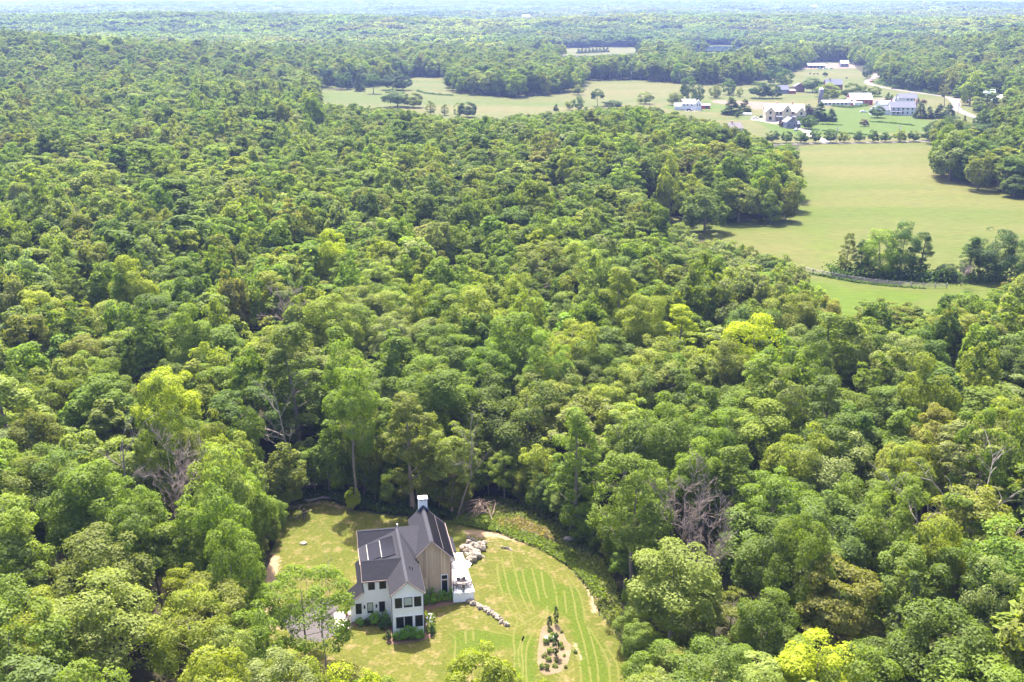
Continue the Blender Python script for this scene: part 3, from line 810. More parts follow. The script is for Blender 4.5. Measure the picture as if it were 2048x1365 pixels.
PTS = np.vstack([PTS, np.column_stack([G[add], np.full(len(add), 5.0)])]); pz = np.r_[pz, gz[add]]; TH = np.r_[TH, gh[add]]; TR = np.r_[TR, gr[add]]
px1, py1 = np.r_[px1, gp[0][add]], np.r_[py1, gp[1][add]]

def species(x, y, n):
    """kind and colour by slowly varying stands"""
    a = np.sin(x*.031+y*.012)+np.sin(y*.027-x*.014+2)+rng.normal(size=n)*.9
    ks = np.array(['oak','maple','plume','layered','sparse','slender','conifer'])
    kind = np.array([ks[rng.choice(7, p=[.24,.20,.25,.13,.08,.08,.02])] for _ in range(n)])
    cs = list(GREEN)[:-1]
    col = []
    for i in range(n):
        if a[i] > 1.4: p = [.3,.05,.15,.18,.04,.08,.19,.0,.01]
        elif a[i] > -.3: p = [.32,.1,.11,.13,.06,.12,.12,.03,.01]
        else: p = [.31,.22,.05,.07,.09,.13,.05,.07,.01]
        col.append(cs[rng.choice(9, p=p)])
    return kind, np.array(col), a
kind, colname, _ = species(PTS[:,0], PTS[:,1], len(PTS))
# trees on the edge of a clearing keep their foliage down to the ground
edge = np.zeros(len(PTS), bool)
for ox, oy in ((0,-7),(0,-13),(7,-5),(-7,-5)):
    ex, ey = pr(np.column_stack([PTS[:,0]+ox, PTS[:,1]+oy, pz]))
    for c in CLEAR[1:5]: edge |= inpoly(ex, ey, c)
kind = np.where(edge & (rng.random(len(PTS)) < .85), 'full', kind)
onframe = (px1 > -40) & (px1 < 2088) & (py1 < 1385)
dist = np.hypot(PTS[:,0], PTS[:,1]); 
score = np.where(onframe, TR/dist, -1)
order = np.argsort(-score)
NEAR = order[:300]
rest = np.setdiff1d(np.arange(len(PTS)), NEAR)

LM = SPECIAL+[(*un2(812,1200), 'the white farmhouse'), (*un2(640,1230), 'the asphalt driveway'), (*un2(960,1020), 'the brush pile'), (*un2(620,998), 'the fallen logs'),
     (*un2(1105,1290), 'the planting bed'), (*top(2003,965,21), 'the forked dead tree'), (*top(1446,1012,17), 'the leafless pinkish tree'), (*top(140,812,21), 'the left-wood dead snag'), (*un2(1700,570), 'the rail fence'), (*un2(1450,490), 'the pale thicket')]
def place_phrase(x, y):
    best = sorted(LM, key=lambda l: math.hypot(x-l[0], y-l[1]))[0]
    dx, dy = x-best[0], y-best[1]
    d = math.hypot(dx, dy)
    far = 'close' if d < 10 else 'further' if d > 22 else ''
    side = ('right' if dx > 0 else 'left')
    if abs(dy) > 2*abs(dx): rel = 'behind' if dy > 0 else 'in front of'
    elif abs(dx) > 2*abs(dy): rel = f'{side} of'
    else: rel = f'behind {side} of' if dy > 0 else f'front {side} of'
    return f'{far} {rel} {best[2]}'.strip()
for i in NEAR:
    x, y = PTS[i, :2]; k = str(kind[i]); c = str(colname[i])
    sz = 'low ' if TH[i] < 10 else ''
    lab = f'{sz}{c} {FORM[k]}{"" if k == "conifer" else " tree"} {place_phrase(x, y)}'
    nm = {'oak': 'oak_tree', 'maple': 'maple_tree', 'slender': 'slender_tree', 'conifer': 'conifer_tree'}.get(k, 'broadleaf_tree')
    tree(k, float(x), float(y), float(TH[i]), float(TR[i]), vary(GREEN[c], .1), nm, lab, 'trees of the wood round the farmhouse', var=None)

# ---- the rest of the wood: one object of leaf-built trees set out by geometry nodes
LOD = bpy.data.collections.new('forest_tree_shapes')
def lod_tree(kind, seed, n, leaf):
    V, F, v, L = crown_arrays(kind, seed, n, leaf)
    k = KINDS[kind]
    s = np.array([1/k['R'], 1/k['R'], 1/k['ht']])
    V = V*s
    th = np.linspace(0, 2*np.pi, 5, endpoint=False)
    tv = np.concatenate([np.column_stack([np.cos(th)*r, np.sin(th)*r, np.full(5, z)]) for r, z in ((.07, 0), (.04, .7))])
    me = bpy.data.meshes.new('forest_shape')
    nv = len(V)
    me.from_pydata(np.vstack([V, tv]).tolist(), [], F.tolist()+[(nv+i, nv+(i+1) % 5, nv+5+(i+1) % 5, nv+5+i) for i in range(5)])
    a = me.attributes.new('v', 'FLOAT', 'POINT'); a.data.foreach_set('value', np.concatenate([v, np.full(10, .3)]).astype(np.float32))
    me.materials.append(LEAF_I); me.materials.append(BARK)
    mi = np.zeros(len(me.polygons), np.int32); mi[-5:] = 1
    me.polygons.foreach_set('material_index', mi)
    return me
LODK = ['oak', 'oak', 'maple', 'maple', 'plume', 'plume', 'layered', 'sparse', 'slender', 'conifer', 'full', 'full']
LOD_OF = {'oak': (0,1), 'maple': (2,3), 'plume': (4,5), 'layered': (6,6), 'sparse': (7,7), 'slender': (8,8), 'conifer': (9,9), 'full': (10,11)}
for i, k in enumerate(LODK):
    o = bpy.data.objects.new(f'forest_shape_{i:02d}', lod_tree(k, 5000+i, 5200 if k != 'sparse' else 3000, .52 if k != 'plume' else .42))
    LOD.objects.link(o)
def far_patch(seed, n_tree, cell, leaves, leaf):
    g = np.random.default_rng(seed); VV, FF, vv = [], [], []
    nb = 0; m = int(math.sqrt(n_tree))
    for i in range(m):
        for j in range(m):
            kd = ['oak','maple','oak','plume','layered'][g.integers(5)]
            V, F, v, _ = crown_arrays(kd, int(g.integers(1e6)), leaves, leaf)
            k = KINDS[kd]
            R = cell/m*g.uniform(.55,.8); H = g.uniform(14, 21)
            c, s = math.cos(g.uniform(0,6.28)), math.sin(g.uniform(0,6.28))
            V = V*np.array([R/k['R'], R/k['R'], H/k['ht']])
            V[:, 0] += (i+.5+g.uniform(-.35,.35))/m*cell-cell/2; V[:, 1] += (j+.5+g.uniform(-.35,.35))/m*cell-cell/2
            VV.append(V); FF.append(F+nb); nb += len(V)
            vv.append(np.clip(v*.5+g.uniform(0,.5), 0, 1))
    return mesh_np('far_forest_shape', np.vstack(VV), np.vstack(FF), {'v': ('FLOAT', np.concatenate(vv))}, LEAF_I)
FARC = bpy.data.collections.new('far_forest_shapes')
for i in range(4): FARC.objects.link(bpy.data.objects.new(f'far_shape_{i:02d}', far_patch(70+i, 16, 42, 240, 2.1)))

def scatter(name, P, scale, rot, idx, tint, coll, label, carrier_mat):
    me = bpy.data.meshes.new(name)
    me.vertices.add(len(P)); me.vertices.foreach_set('co', np.asarray(P, np.float32).ravel())
    for an, typ, key, arr in (('scl', 'FLOAT_VECTOR', 'vector', scale), ('rot', 'FLOAT', 'value', rot), ('idx', 'INT', 'value', idx)):
        a = me.attributes.new(an, typ, 'POINT'); a.data.foreach_set(key, np.asarray(arr, np.int32 if typ == 'INT' else np.float32).ravel())
    a = me.attributes.new('tint', 'FLOAT_COLOR', 'POINT'); a.data.foreach_set('color', np.column_stack([tint, np.ones(len(P))]).astype(np.float32).ravel())
    me.materials.append(carrier_mat)
    o = link(name, me); tag(o, label, 'forest', None, 'stuff')
    ng = bpy.data.node_groups.new(name, 'GeometryNodeTree')
    ng.interface.new_socket('Geometry', in_out='INPUT', socket_type='NodeSocketGeometry')
    ng.interface.new_socket('Geometry', in_out='OUTPUT', socket_type='NodeSocketGeometry')
    N, L = ng.nodes, ng.links
    gi, go = N.new('NodeGroupInput'), N.new('NodeGroupOutput')
    ci = N.new('GeometryNodeCollectionInfo'); ci.inputs['Collection'].default_value = coll
    ci.inputs['Separate Children'].default_value = True; ci.inputs['Reset Children'].default_value = True
    ip = N.new('GeometryNodeInstanceOnPoints'); ip.inputs['Pick Instance'].default_value = True
    def attr(nm, dt):
        n = N.new('GeometryNodeInputNamedAttribute'); n.data_type = dt; n.inputs['Name'].default_value = nm
        return [s for s in n.outputs if s.enabled and s.name == 'Attribute'][0]
    cb = N.new('ShaderNodeCombineXYZ')
    L.new(attr('rot', 'FLOAT'), cb.inputs[2])
    L.new(gi.outputs[0], ip.inputs['Points']); L.new(ci.outputs[0], ip.inputs['Instance'])
    L.new(attr('idx', 'INT'), ip.inputs['Instance Index']); L.new(cb.outputs[0], ip.inputs['Rotation']); L.new(attr('scl', 'FLOAT_VECTOR'), ip.inputs['Scale'])
    L.new(ip.outputs[0], go.inputs[0])
    md = o.modifiers.new('scatter', 'NODES'); md.node_group = ng
    return o
nr = len(rest)
tint = np.array([vary(GREEN[str(c)], .13) for c in colname[rest]])
lidx = np.array([LOD_OF[str(k)][int(rng.integers(2))] for k in kind[rest]])
scatter('forest', np.column_stack([PTS[rest,:2], pz[rest]]), np.column_stack([TR[rest]*1.05, TR[rest]*1.05, TH[rest]]), rng.uniform(0, 6.28, nr), lidx, tint, LOD,
        'mixed green woodland canopy beyond the nearest trees', LEAF_I)
# far woods
fp = []
for ya, yb, cell in ((1500, 9300, 37),):
    for i, yy in enumerate(np.arange(ya, yb, cell)):
        half = .53*yy+60
        xs = np.arange(-half, half, cell)+(i % 2)*cell/2
        fp.append(np.column_stack([xs, np.full_like(xs, yy)])+rng.uniform(-.25, .25, (len(xs), 2))*cell)
fp = np.vstack(fp); fz = height(fp[:,0], fp[:,1])
# far patches may not fall on the far clearings
okf = np.ones(len(fp), bool)
for dx in (-20, 0, 20):
    for dy in (-20, 20):
        for fzh in (0, 9, 18):
            px, py = pr(np.column_stack([fp[:,0]+dx, fp[:,1]+dy, fz+fzh]))
            for c in (VALLEY, FARFIELD, LAKE, FAR2, FAR3): okf &= ~inpoly(px, py, c)
px, py = pr(np.column_stack([fp, fz+20]))
okf &= (px > -120) & (px < 2168)
fp, fz = fp[okf], fz[okf]
a = np.sin(fp[:,0]*.004+fp[:,1]*.002)+np.sin(fp[:,1]*.0031-fp[:,0]*.0013)+rng.normal(size=len(fp))*.5
ft = np.array([vary(GREEN['mid green' if q > .5 else 'olive green' if q > -.2 else 'pale green' if q > -.6 else 'dark green'], .15) for q in a])
s = rng.uniform(.92, 1.2, len(fp))
scatter('far_forest', np.column_stack([fp, fz-1]), np.column_stack([s, s, rng.uniform(.8, 1.15, len(fp))]), rng.integers(0, 4, len(fp))*math.pi/2, rng.integers(0, 4, len(fp)), ft, FARC,
        'hazy woodland rolling away to the horizon', LEAF_I)
print('near', len(NEAR), 'mid', nr, 'far', len(fp))

# ------------------------------------------------------------------ the white farmhouse (local x along its front, y to the back)
M_WHITE = mat('white_siding', (0.88, 0.85, 0.87), 0.7, 0.03, 1.2)
M_TRIM = mat('white_trim', (0.86, 0.83, 0.85), 0.6)
def shingle_mat(name, col):
    m = mat(name, col, 0.9, 0.34, 4.5, 0.3, 0.1, stretch=(1, 1, 1))
    return m
M_SHING = shingle_mat('slate_blue_shingles', (0.026, 0.025, 0.031))
M_CAP = mat('shingle_ridge_cap', (0.046, 0.045, 0.054), 0.85, 0.15, 6, 0, 0.25)
M_METAL = mat('dark_standing_seam', (0.016, 0.015, 0.019), 0.65, 0, 1, 0, 0.2)
M_BOARD = mat('weathered_cedar_boards', (0.58, 0.41, 0.28), 0.85, 0.12, 1.5, 0, 0.2, stretch=(6, 6, 0.6), tone=True)
M_CEDAR = mat('fresh_cedar', (0.45, 0.24, 0.13), 0.8, 0.1, 3)
M_FRAME = mat('black_window_frame', (0.022, 0.021, 0.022), 0.5)
M_GLASS = mat('window_glass', (0.012, 0.013, 0.010), 0.08, 0.5, 1.3, 0, 0.3)
M_BLIND = mat('pale_curtain', (0.42, 0.45, 0.40), 0.8, 0.2, 4)
M_SOLAR = mat('solar_glass', (0.010, 0.009, 0.013), 0.18, 0.1, 2, 0, 0.08)
M_RAIL = mat('bright_aluminium_rail', (0.20, 0.175, 0.155), 0.45, 0, 1, 0, 0.5)
M_GUTTER = mat('black_gutter', (0.03, 0.028, 0.03), 0.5)
M_COPPER = mat('brown_fascia', (0.33, 0.25, 0.21), 0.7)
M_STONE = mat('pale_field_stone', (0.28, 0.235, 0.185), 0.9, 0.28, 2.2, 0.5, 0.15, tone=True)
M_SLAB = mat('pale_stone_slab', (0.4, 0.36, 0.31), 0.85, 0.1, 1.5)
M_DECK = mat('white_deck_boards', (0.80, 0.77, 0.74), 0.6, 0.05, 1)
M_CHIM = mat('white_brick', (0.72, 0.71, 0.73), 0.8, 0.06, 5)
M_BLACK = mat('black_iron', (0.02, 0.02, 0.02), 0.5)
M_FLASH = mat('blue_grey_flashing', (0.055, 0.075, 0.13), 0.5)

HP = un(786.5, 1272); HQ = un(848, 1265.7)
HRZ = math.atan2(HQ[1]-HP[1], HQ[0]-HP[0])
def hw(u, v, z=0.0):
    c, s = math.cos(HRZ), math.sin(HRZ)
    return (HP[0]+u*c-v*s, HP[1]+u*s+v*c, z)
house = empty('farmhouse', tuple(HP), HRZ, 'white farmhouse with dark shingle roofs, tan board barn wing and solar panels', 'house')
ZR, SL = 7.15, 0.82
def mr(u): return ZR-SL*abs(u-1.83)
# walls
m = MB(); m.prism([(0,0),(3.66,0),(3.66,5.62),(1.83,7.08),(0,5.62)], 'y', 0, 6.0); m.build('front_gable_wall', M_WHITE, house)
m = MB(); m.prism([(3.97,0),(7.58,0),(7.58,5.55),(5.78,7.03),(3.97,5.55)], 'x', -3.05, -0.003); m.build('left_gable_wall', M_WHITE, house)
m = MB(); m.box(-3.045, 3.69, 7.6, 12.2, 0, 5.5); m.build('middle_wall', M_WHITE, house)
m = MB(); m.prism([(12.21,0),(15.6,0),(15.6,5.6),(13.9,7.03),(12.21,5.6)], 'x', -3.05, 3.69); m.build('rear_gable_wall', M_WHITE, house)
m = MB(); m.prism([(-4.7,0),(-3.053,0),(-3.053,3.95),(-4.7,2.55)], 'y', 3.97, 6.6); m.build('lean_to_wall', M_WHITE, house)
m = MB(); m.prism([(3.7,0),(7.97,0),(7.97,5.62),(5.65,7.92),(3.7,6.0)], 'y', 7.86, 17.6); m.build('barn_wall', M_BOARD, house)
# barn cladding: boards in two bands, one joint between them
for band, (za, zb) in enumerate(((0.12, 2.78), (2.84, 8))):
    m = MB(); u = 3.72
    while u < 7.9:
        wd = random.uniform(.15, .2)
        u2 = min(u+wd, 7.955)
        zt = lambda q: min(zb, 7.9-0.985*abs(q-5.65))
        d = random.uniform(.018, .045); m.tone = random.choice([.78,.9,1,1.06,1.2,.95])*random.uniform(.93,1.07)
        a, b = zt(u), zt(u2)
        if u < 5.65 < u2: b = a = min(zb, 7.78)
        m.add([(u,7.86-d,za),(u2,7.86-d,za),(u2,7.86-d,b),(u,7.86-d,a),(u,7.858,za),(u2,7.858,za),(u2,7.858,b),(u,7.858,a)],
              [(0,1,2,3),(1,5,6,2),(4,0,3,7),(3,2,6,7),(0,4,5,1)])
        u = u2+.012
    o = m.build('board_cladding', M_BOARD, house); o['kind'] = 'stuff'
    if band: o['label'] = 'upper band of weathered vertical boards'
# roofs
RT = 0.14
def roof(name, *polys, mt=None):
    m = MB()
    for p_ in polys: m.slab(p_, RT)
    return m.build(name, mt or M_SHING, house)
roof('main_roof', [(1.83,-.25,ZR),(3.91,-.25,mr(3.91)),(3.91,7.52,mr(3.91)),(1.83,7.52,ZR)],
     [(1.83,7.52,ZR),(3.41,7.52,mr(3.41)),(1.83,13.9,ZR)],
     [(1.83,13.9,ZR),(3.41,7.52,mr(3.41)),(3.72,7.87,6.2),(4.73,13.9,ZR)],
     [(1.83,-.25,ZR),(1.83,5.78,ZR),(-.25,3.7,mr(-.25)),(-.25,-.25,mr(-.25))],
     [(1.83,5.78,ZR),(1.83,13.9,ZR),(1.45,13.52,6.84),(1.45,6.15,6.84)])
roof('left_gable_roof', [(-3.25,5.78,ZR),(1.83,5.78,ZR),(-.25,3.7,mr(-.25)),(-3.25,3.7,mr(-.25))], [(-3.25,5.78,ZR),(-3.25,7.57,5.68),(1.45,6.15,6.84),(1.83,5.78,ZR)])
roof('low_slope_roof', [(-3.25,7.57,5.65),(-3.25,12.1,5.65),(1.45,13.52,6.84),(1.45,6.15,6.84)])
roof('rear_gable_roof', [(-3.25,13.9,ZR),(1.83,13.9,ZR),(1.45,13.52,6.84),(-3.25,12.08,5.66)], [(-3.25,13.9,ZR),(-3.25,15.9,5.5),(4.73,15.9,5.5),(4.73,13.9,ZR)])
BS = 0.985
roof('barn_roof', [(5.65,7.5,8.05),(5.65,17.9,8.05),(3.62,17.9,8.05-BS*2.03),(3.62,7.5,8.05-BS*2.03)], [(5.65,7.5,8.05),(8.55,7.5,8.05-BS*2.9),(8.55,17.9,8.05-BS*2.9),(5.65,17.9,8.05)])
m = MB(); m.prism([(1.66,ZR-.09),(1.83,ZR+.05),(2.0,ZR-.09),(1.83,ZR-.04)], 'y', -.25, 13.8); m.build('ridge_cap', M_CAP, house)
m = MB(); m.prism([(5.4,8.05-.2),(5.65,8.05+.05),(5.9,8.05-.2),(5.65,8.0)], 'y', 7.5, 17.2); m.build('ridge_cap', M_CAP, house)
m = MB(); m.prism([(13.74,ZR-.08),(13.9,ZR+.04),(14.06,ZR-.08),(13.9,ZR-.03)], 'x', -3.25, 4.7); m.build('ridge_cap', M_CAP, house)
m = MB(); m.prism([(5.66,ZR-.06),(5.78,ZR+.04),(5.9,ZR-.06),(5.78,ZR-.03)], 'x', -3.25, 1.7); m.build('ridge_cap', M_CAP, house)
# fascias along the visible rakes and eaves
def fascia(a, b, t=.05, h=.16, mt=M_COPPER):
    m = MB(); a, b = Vector(a), Vector(b)
    d = (b-a).normalized(); s_ = Vector((0,0,1)).cross(d).normalized()*t/2
    m.add([a-s_, a+s_, b+s_, b-s_, a-s_-Vector((0,0,h)), a+s_-Vector((0,0,h)), b+s_-Vector((0,0,h)), b-s_-Vector((0,0,h))], [(0,1,2,3),(4,7,6,5),(0,4,5,1),(1,5,6,2),(2,6,7,3),(3,7,4,0)])
    return m.build('fascia', mt, house)
fascia((1.83,-.28,ZR-.02), (3.93,-.28,mr(3.93)-.02)); fascia((1.83,-.28,ZR-.02), (-.27,-.28,mr(-.27)-.02))
fascia((-3.25,3.67,mr(-.25)-.02), (-.27,3.67,mr(-.25)-.02))
fascia((5.65,7.46,8.02), (8.58,7.46,8.02-BS*2.93)); fascia((5.65,7.46,8.02), (3.6,7.46,8.02-BS*2.05))
fascia((-3.28,5.78,ZR-.02), (-3.28,3.7,mr(-.25)-.02)); fascia((-3.28,13.9,ZR-.02), (-3.28,12.1,5.64)); fascia((-3.28,12.0,5.64), (-3.28,7.6,5.64))
fascia((8.58,7.5,5.18), (8.58,17.9,5.18)); 
# standing seam lean-to
lz = lambda u: 4.12-(-3.05-u)*0.80
def leanto(name, u0, u1, v0, v1):
    m = MB(); m.slab([(u1,v0,lz(u1)),(u1,v1,lz(u1)),(u0,v1,lz(u0)),(u0,v0,lz(u0))], .08); o = m.build(name, M_METAL, house)
    s_ = MB(); v = v0+.04
    while v < v1:
        s_.add([(u1,v,lz(u1)+.002),(u1,v+.03,lz(u1)+.002),(u0,v+.03,lz(u0)+.002),(u0,v,lz(u0)+.002),(u1,v,lz(u1)+.05),(u1,v+.03,lz(u1)+.05),(u0,v+.03,lz(u0)+.05),(u0,v,lz(u0)+.05)],
               [(4,5,6,7),(0,4,7,3),(1,2,6,5),(2,3,7,6),(0,1,5,4)])
        v += .31
    q = s_.build('standing_seam', mat('seam_edge', (.045,.043,.052), .6, 0, 1, 0, .2), o); q['kind'] = 'stuff'
    return o
leanto('metal_roof', -5.1, -3.055, 3.7, 6.9)
leanto('metal_roof', -3.75, -3.055, 6.92, 12.0)
fascia((-5.1,3.67,lz(-5.1)-.01), (-3.06,3.67,lz(-3.06)-.01)); fascia((-5.12,3.7,lz(-5.1)-.01), (-5.12,6.9,lz(-5.1)-.01))
# windows: frame, pane, optional curtain
def window(u, z0, wd, h, v, blind=False, sash=True):
    f = MB(); t = .065
    f.box(u, u+wd, v-.07, v-.003, z0, z0+t); f.box(u, u+wd, v-.07, v-.003, z0+h-t, z0+h)
    f.box(u, u+t, v-.07, v-.003, z0+t, z0+h-t); f.box(u+wd-t, u+wd, v-.07, v-.003, z0+t, z0+h-t)
    fo = f.build('window', M_FRAME, house)
    one(fo, 'pane', M_GLASS, (u+t, u+wd-t, v-.03, v-.004, z0+t, z0+h-t))
    if blind: one(fo, 'blind', M_BLIND, (u+t+.02, u+wd-t-.02, v-.036, v-.031, z0+h*.2, z0+h-t-.04))
    tr = MB()
    tr.box(u-.09, u-.004, v-.055, v-.002, z0-.09, z0+h+.09); tr.box(u+wd+.004, u+wd+.09, v-.055, v-.002, z0-.09, z0+h+.09)
    tr.box(u-.004, u+wd+.004, v-.055, v-.002, z0+h+.004, z0+h+.09); tr.box(u-.11, u+wd+.11, v-.1, v-.0025, z0-.1, z0-.004)
    tr.build('trim', M_TRIM, fo)
for u, wd in ((.32, .86), (1.36, 1.04), (2.58, .86)):
    window(u, 3.65, wd, 1.32, 0.0, wd > 1)
    window(u+.07 if wd < 1 else u+.04, 0.95, .92 if wd < 1 else .95, 1.5, 0.0)
for u in (-2.55, -1.2): window(u, 4.15, .82, 1.28, 3.97)
for u in (-4.15, -2.75, -1.32): window(u, 1.02, .72, 1.42, 3.97, u > -3 and u < -2)
window(6.82, .55, .72, 1.75, 7.81); window(6.82, 2.5, .72, .55, 7.81)
one(house, 'window_ledge', M_CEDAR, (6.75, 7.62, 7.68, 7.81, .42, .5)); one(house, 'window_ledge', M_CEDAR, (6.75, 7.62, 7.7, 7.81, 2.33, 2.44))
for u in (-3.08, -1.65):
    m = MB(); m.box(u-.04, u+.04, 3.9, 3.967, 1.75, 1.95); m.lathe([(.05,1.72),(.1,1.78),(.1,2.12),(.03,2.2)], 8, (u, 3.82)); m.build('wall_lantern', M_BLACK, house)
# corner downspouts and gutters
def pipe(name, pts, r=.045):
    m = MB(); m.path(pts, [r]*len(pts), 6); return m.build(name, M_GUTTER, house)
pipe('downspout', [(-.27,-.2,5.35),(-.06,-.06,5.05),(-.06,-.06,0)]); pipe('downspout', [(3.9,-.2,5.35),(3.72,-.06,5.05),(3.72,-.06,0)])
pipe('downspout', [(8.5,7.5,5.1),(8.03,7.74,4.8),(8.03,7.74,0)])
pipe('gutter', [(3.62,7.46,5.98),(3.72,7.6,5.3)], .06)
pipe('gutter', [(3.96,-.25,mr(3.91)-.1),(3.96,7.5,mr(3.91)-.1)], .06); pipe('gutter', [(-3.3,3.64,mr(-.25)-.12),(-.3,3.64,mr(-.25)-.12)], .05)
for u in (2.55, 2.85):
    m = MB(); zz = mr(u); m.lathe([(.055,zz-.15),(.055,zz+.42)], 8, (u, 3.9+(.12 if u > 2.7 else 0))); m.build('vent_pipe', M_BLACK, house)
m = MB(); m.lathe([(.06,ZR-.1),(.06,ZR+.3),(.1,ZR+.31),(.1,ZR+.38)], 8, (1.95, 14.1)); m.build('vent_cap', M_TRIM, house)
# corner boards
for u, v in ((-.03,-.03),(3.61,-.03)): one(house, 'corner_board', M_TRIM, (u, u+.12, v, v+.02, 0, 5.5))
one(house, 'gable_board', M_CEDAR, (7.9, 7.99, 7.78, 7.92, .1, 5.6))
m = MB(); m.box(7.975, 8.0, 8.0, 17.5, 1.4, 5.3); m.build('cedar_side_wall', M_CEDAR, house)
# chimney
cz = 7.2
m = MB(); m.box(5.08, 6.24, 17.25, 18.15, cz, 8.95)
ch = m.build('chimney', M_CHIM, house)
one(ch, 'chimney_cap', M_TRIM, (5.02, 6.30, 17.17, 18.23, 9.14, 9.3))
m = MB()
for a in (5.08, 5.6, 6.12): m.box(a, a+.12, 17.27, 18.13, 8.952, 9.138)
m.build('cap_pier', M_CHIM, ch)
m = MB(); m.box(5.22,5.58,17.4,18.0,8.953,8.96); m.box(5.74,6.1,17.4,18.0,8.953,8.96); m.build('flue', M_BLACK, ch)
m = MB()
for i in range(5):
    a = i*.15
    for sg in (-1, 1): m.box(5.65+sg*(a+.08)-.085, 5.65+sg*(a+.08)+.085, 17.2, 17.26, 7.95-.15*i-.1, 8.32-.15*i)
m.build('flashing', M_FLASH, ch)
# solar panels on the barn (two rows) and on the low slope
def solar(pts, frame_z=.09):
    m = MB(); m.slab([(a, b, c+frame_z) for a, b, c in pts], .05); return m.build('solar_panel', M_SOLAR, house)
bz = lambda u: 8.05-BS*(u-5.65)
nrow = ((5.98, 7.1), (7.18, 8.36))
for u0, u1 in nrow:
    for j in range(5):
        v0 = 7.9+j*1.87
        solar([(u0,v0,bz(u0)),(u1,v0,bz(u1)),(u1,v0+1.85,bz(u1)),(u0,v0+1.85,bz(u0))])
m = MB()
m.slab([(7.115,7.9,bz(7.115)+.11),(7.165,7.9,bz(7.165)+.11),(7.165,17.2,bz(7.165)+.11),(7.115,17.2,bz(7.115)+.11)], .06); m.build('panel_rail', M_RAIL, house)
dz = lambda u: 6.84-(1.45-u)*.2532
for u0, u1, va, vb in ((-2.15, -.62, 7.75, 11.9), (-.5, 1.12, 7.3, 12.3)):
    for j in range(2):
        a = va+(vb-va)*j/2; b = va+(vb-va)*(j+1)/2-.02
        solar([(u0,a,dz(u0)),(u1,a,dz(u1)),(u1,b,dz(u1)),(u0,b,dz(u0))], .12)
for u in (-2.26, -.61):
    m = MB(); m.slab([(u,7.6,dz(u)+.14),(u+.09,7.6,dz(u)+.14),(u+.09,12.0,dz(u)+.14),(u,12.0,dz(u)+.14)], .06); m.build('panel_rail', M_RAIL, house)
# small porch roof at the rear right of the barn
m = MB(); m.slab([(8.02,13.2,3.9),(9.5,13.2,3.2),(9.5,17.4,3.2),(8.02,17.4,3.9)], .12); m.build('side_porch_roof', M_SHING, house)
for v in (13.4, 17.2): one(house, 'porch_post', M_CEDAR, (9.3, 9.42, v-.06, v+.06, 1.3, 3.15))
# deck on a white base, with railing
DK = 1.35
m = MB(); m.prism([(8.02,6.1),(10.68,6.05),(10.62,16.6),(8.02,16.6)], 'y', 0, 1)
m = MB(); m.add([(8.05,6.1,-.1),(10.66,6.1,-.1),(10.55,16.4,-.1),(8.05,16.4,-.1),(8.05,6.1,DK-.09),(10.66,6.1,DK-.09),(10.55,16.4,DK-.09),(8.05,16.4,DK-.09)], [(3,2,1,0),(4,5,6,7),(0,1,5,4),(1,2,6,5),(2,3,7,6),(3,0,4,7)])
deck = m.build('deck', M_WHITE, house)
m = MB(); v = 6.0
while v < 16.4:
    m.box(8.01, 10.76-(v-6)*.011, v, v+.19, DK-.085, DK); v += .205
q = m.build('deck_boards', M_DECK, deck); q['kind'] = 'stuff'
m = MB()
for pu in (8.08, 9.35, 10.6): m.box(pu-.04, pu+.04, 6.05, 6.13, DK+.002, DK+1.0)
m.box(8.05, 10.65, 6.06, 6.12, DK+1.0, DK+1.05)
m.build('railing', M_BLACK, deck)
m = MB()
for k in range(6): m.box(8.06, 10.62, 6.085, 6.095, DK+.15+.14*k, DK+.158+.14*k)
m.build('rail_cable', M_BLACK, deck)

# things on the deck
def hloc(name, u, v, z, label, cat, group=None, rz=0): return empty(name, hw(u, v, z), HRZ+rz, label, cat, group)
M_CANVAS = mat('white_canvas', (0.82, 0.80, 0.77), 0.9)
M_WICKER = mat('grey_brown_wicker', (0.20, 0.16, 0.145), 0.85, 0.3, 12)
t = hloc('patio_umbrella', 9.5, 9.3, DK, 'open white patio umbrella standing on the white deck', 'umbrella')
m = MB(); m.lathe([(.28,0),(.28,.06),(.03,.08),(.025,2.6)], 10); m.build('pole', M_RAIL, t)
m = MB(); n8 = 8
ring = [(1.35*math.cos(i*math.pi/4), 1.35*math.sin(i*math.pi/4), 2.12) for i in range(8)]
for i in range(8):
    a, b = ring[i], ring[(i+1) % 8]
    m.add([(0,0,2.66), a, b, (0,0,2.63), (a[0],a[1],a[2]-.03), (b[0],b[1],b[2]-.03)], [(0,1,2),(3,5,4),(1,4,5,2)])
m.build('canopy', M_CANVAS, t)
t = hloc('outdoor_table', 9.35, 7.35, DK, 'grey brown outdoor table at the front end of the deck', 'table')
one(t, 'table_top', M_WICKER, (-.65, .65, -.4, .4, .70, .75))
for a in (-.55, .55):
    for b in (-.32, .32): one(t, 'leg', M_BLACK, (a-.03, a+.03, b-.03, b+.03, 0, .698))
def chair(u, v, rz, lab):
    t = hloc('outdoor_chair', u, v, DK, lab, 'chair', 'chairs round the deck table', rz)
    one(t, 'seat', M_WICKER, (-.24, .24, -.24, .24, .40, .46)); one(t, 'backrest', M_WICKER, (-.24, .24, .2, .25, .462, .9))
    for a in (-.2, .2):
        for b in (-.2, .2): one(t, 'leg', M_BLACK, (a-.02, a+.02, b-.02, b+.02, 0, .398))
chair(9.0, 8.1, 0, 'wicker chair on the house side of the far edge of the deck table'); chair(9.7, 8.1, 0, 'wicker chair on the lawn side of the far edge of the deck table')
chair(8.42, 7.3, math.pi/2, 'wicker chair between the deck table and the barn wall'); chair(10.3, 7.3, -math.pi/2, 'wicker chair between the deck table and the lawn'); chair(9.35, 6.6, math.pi, 'wicker chair between the deck table and the front railing')
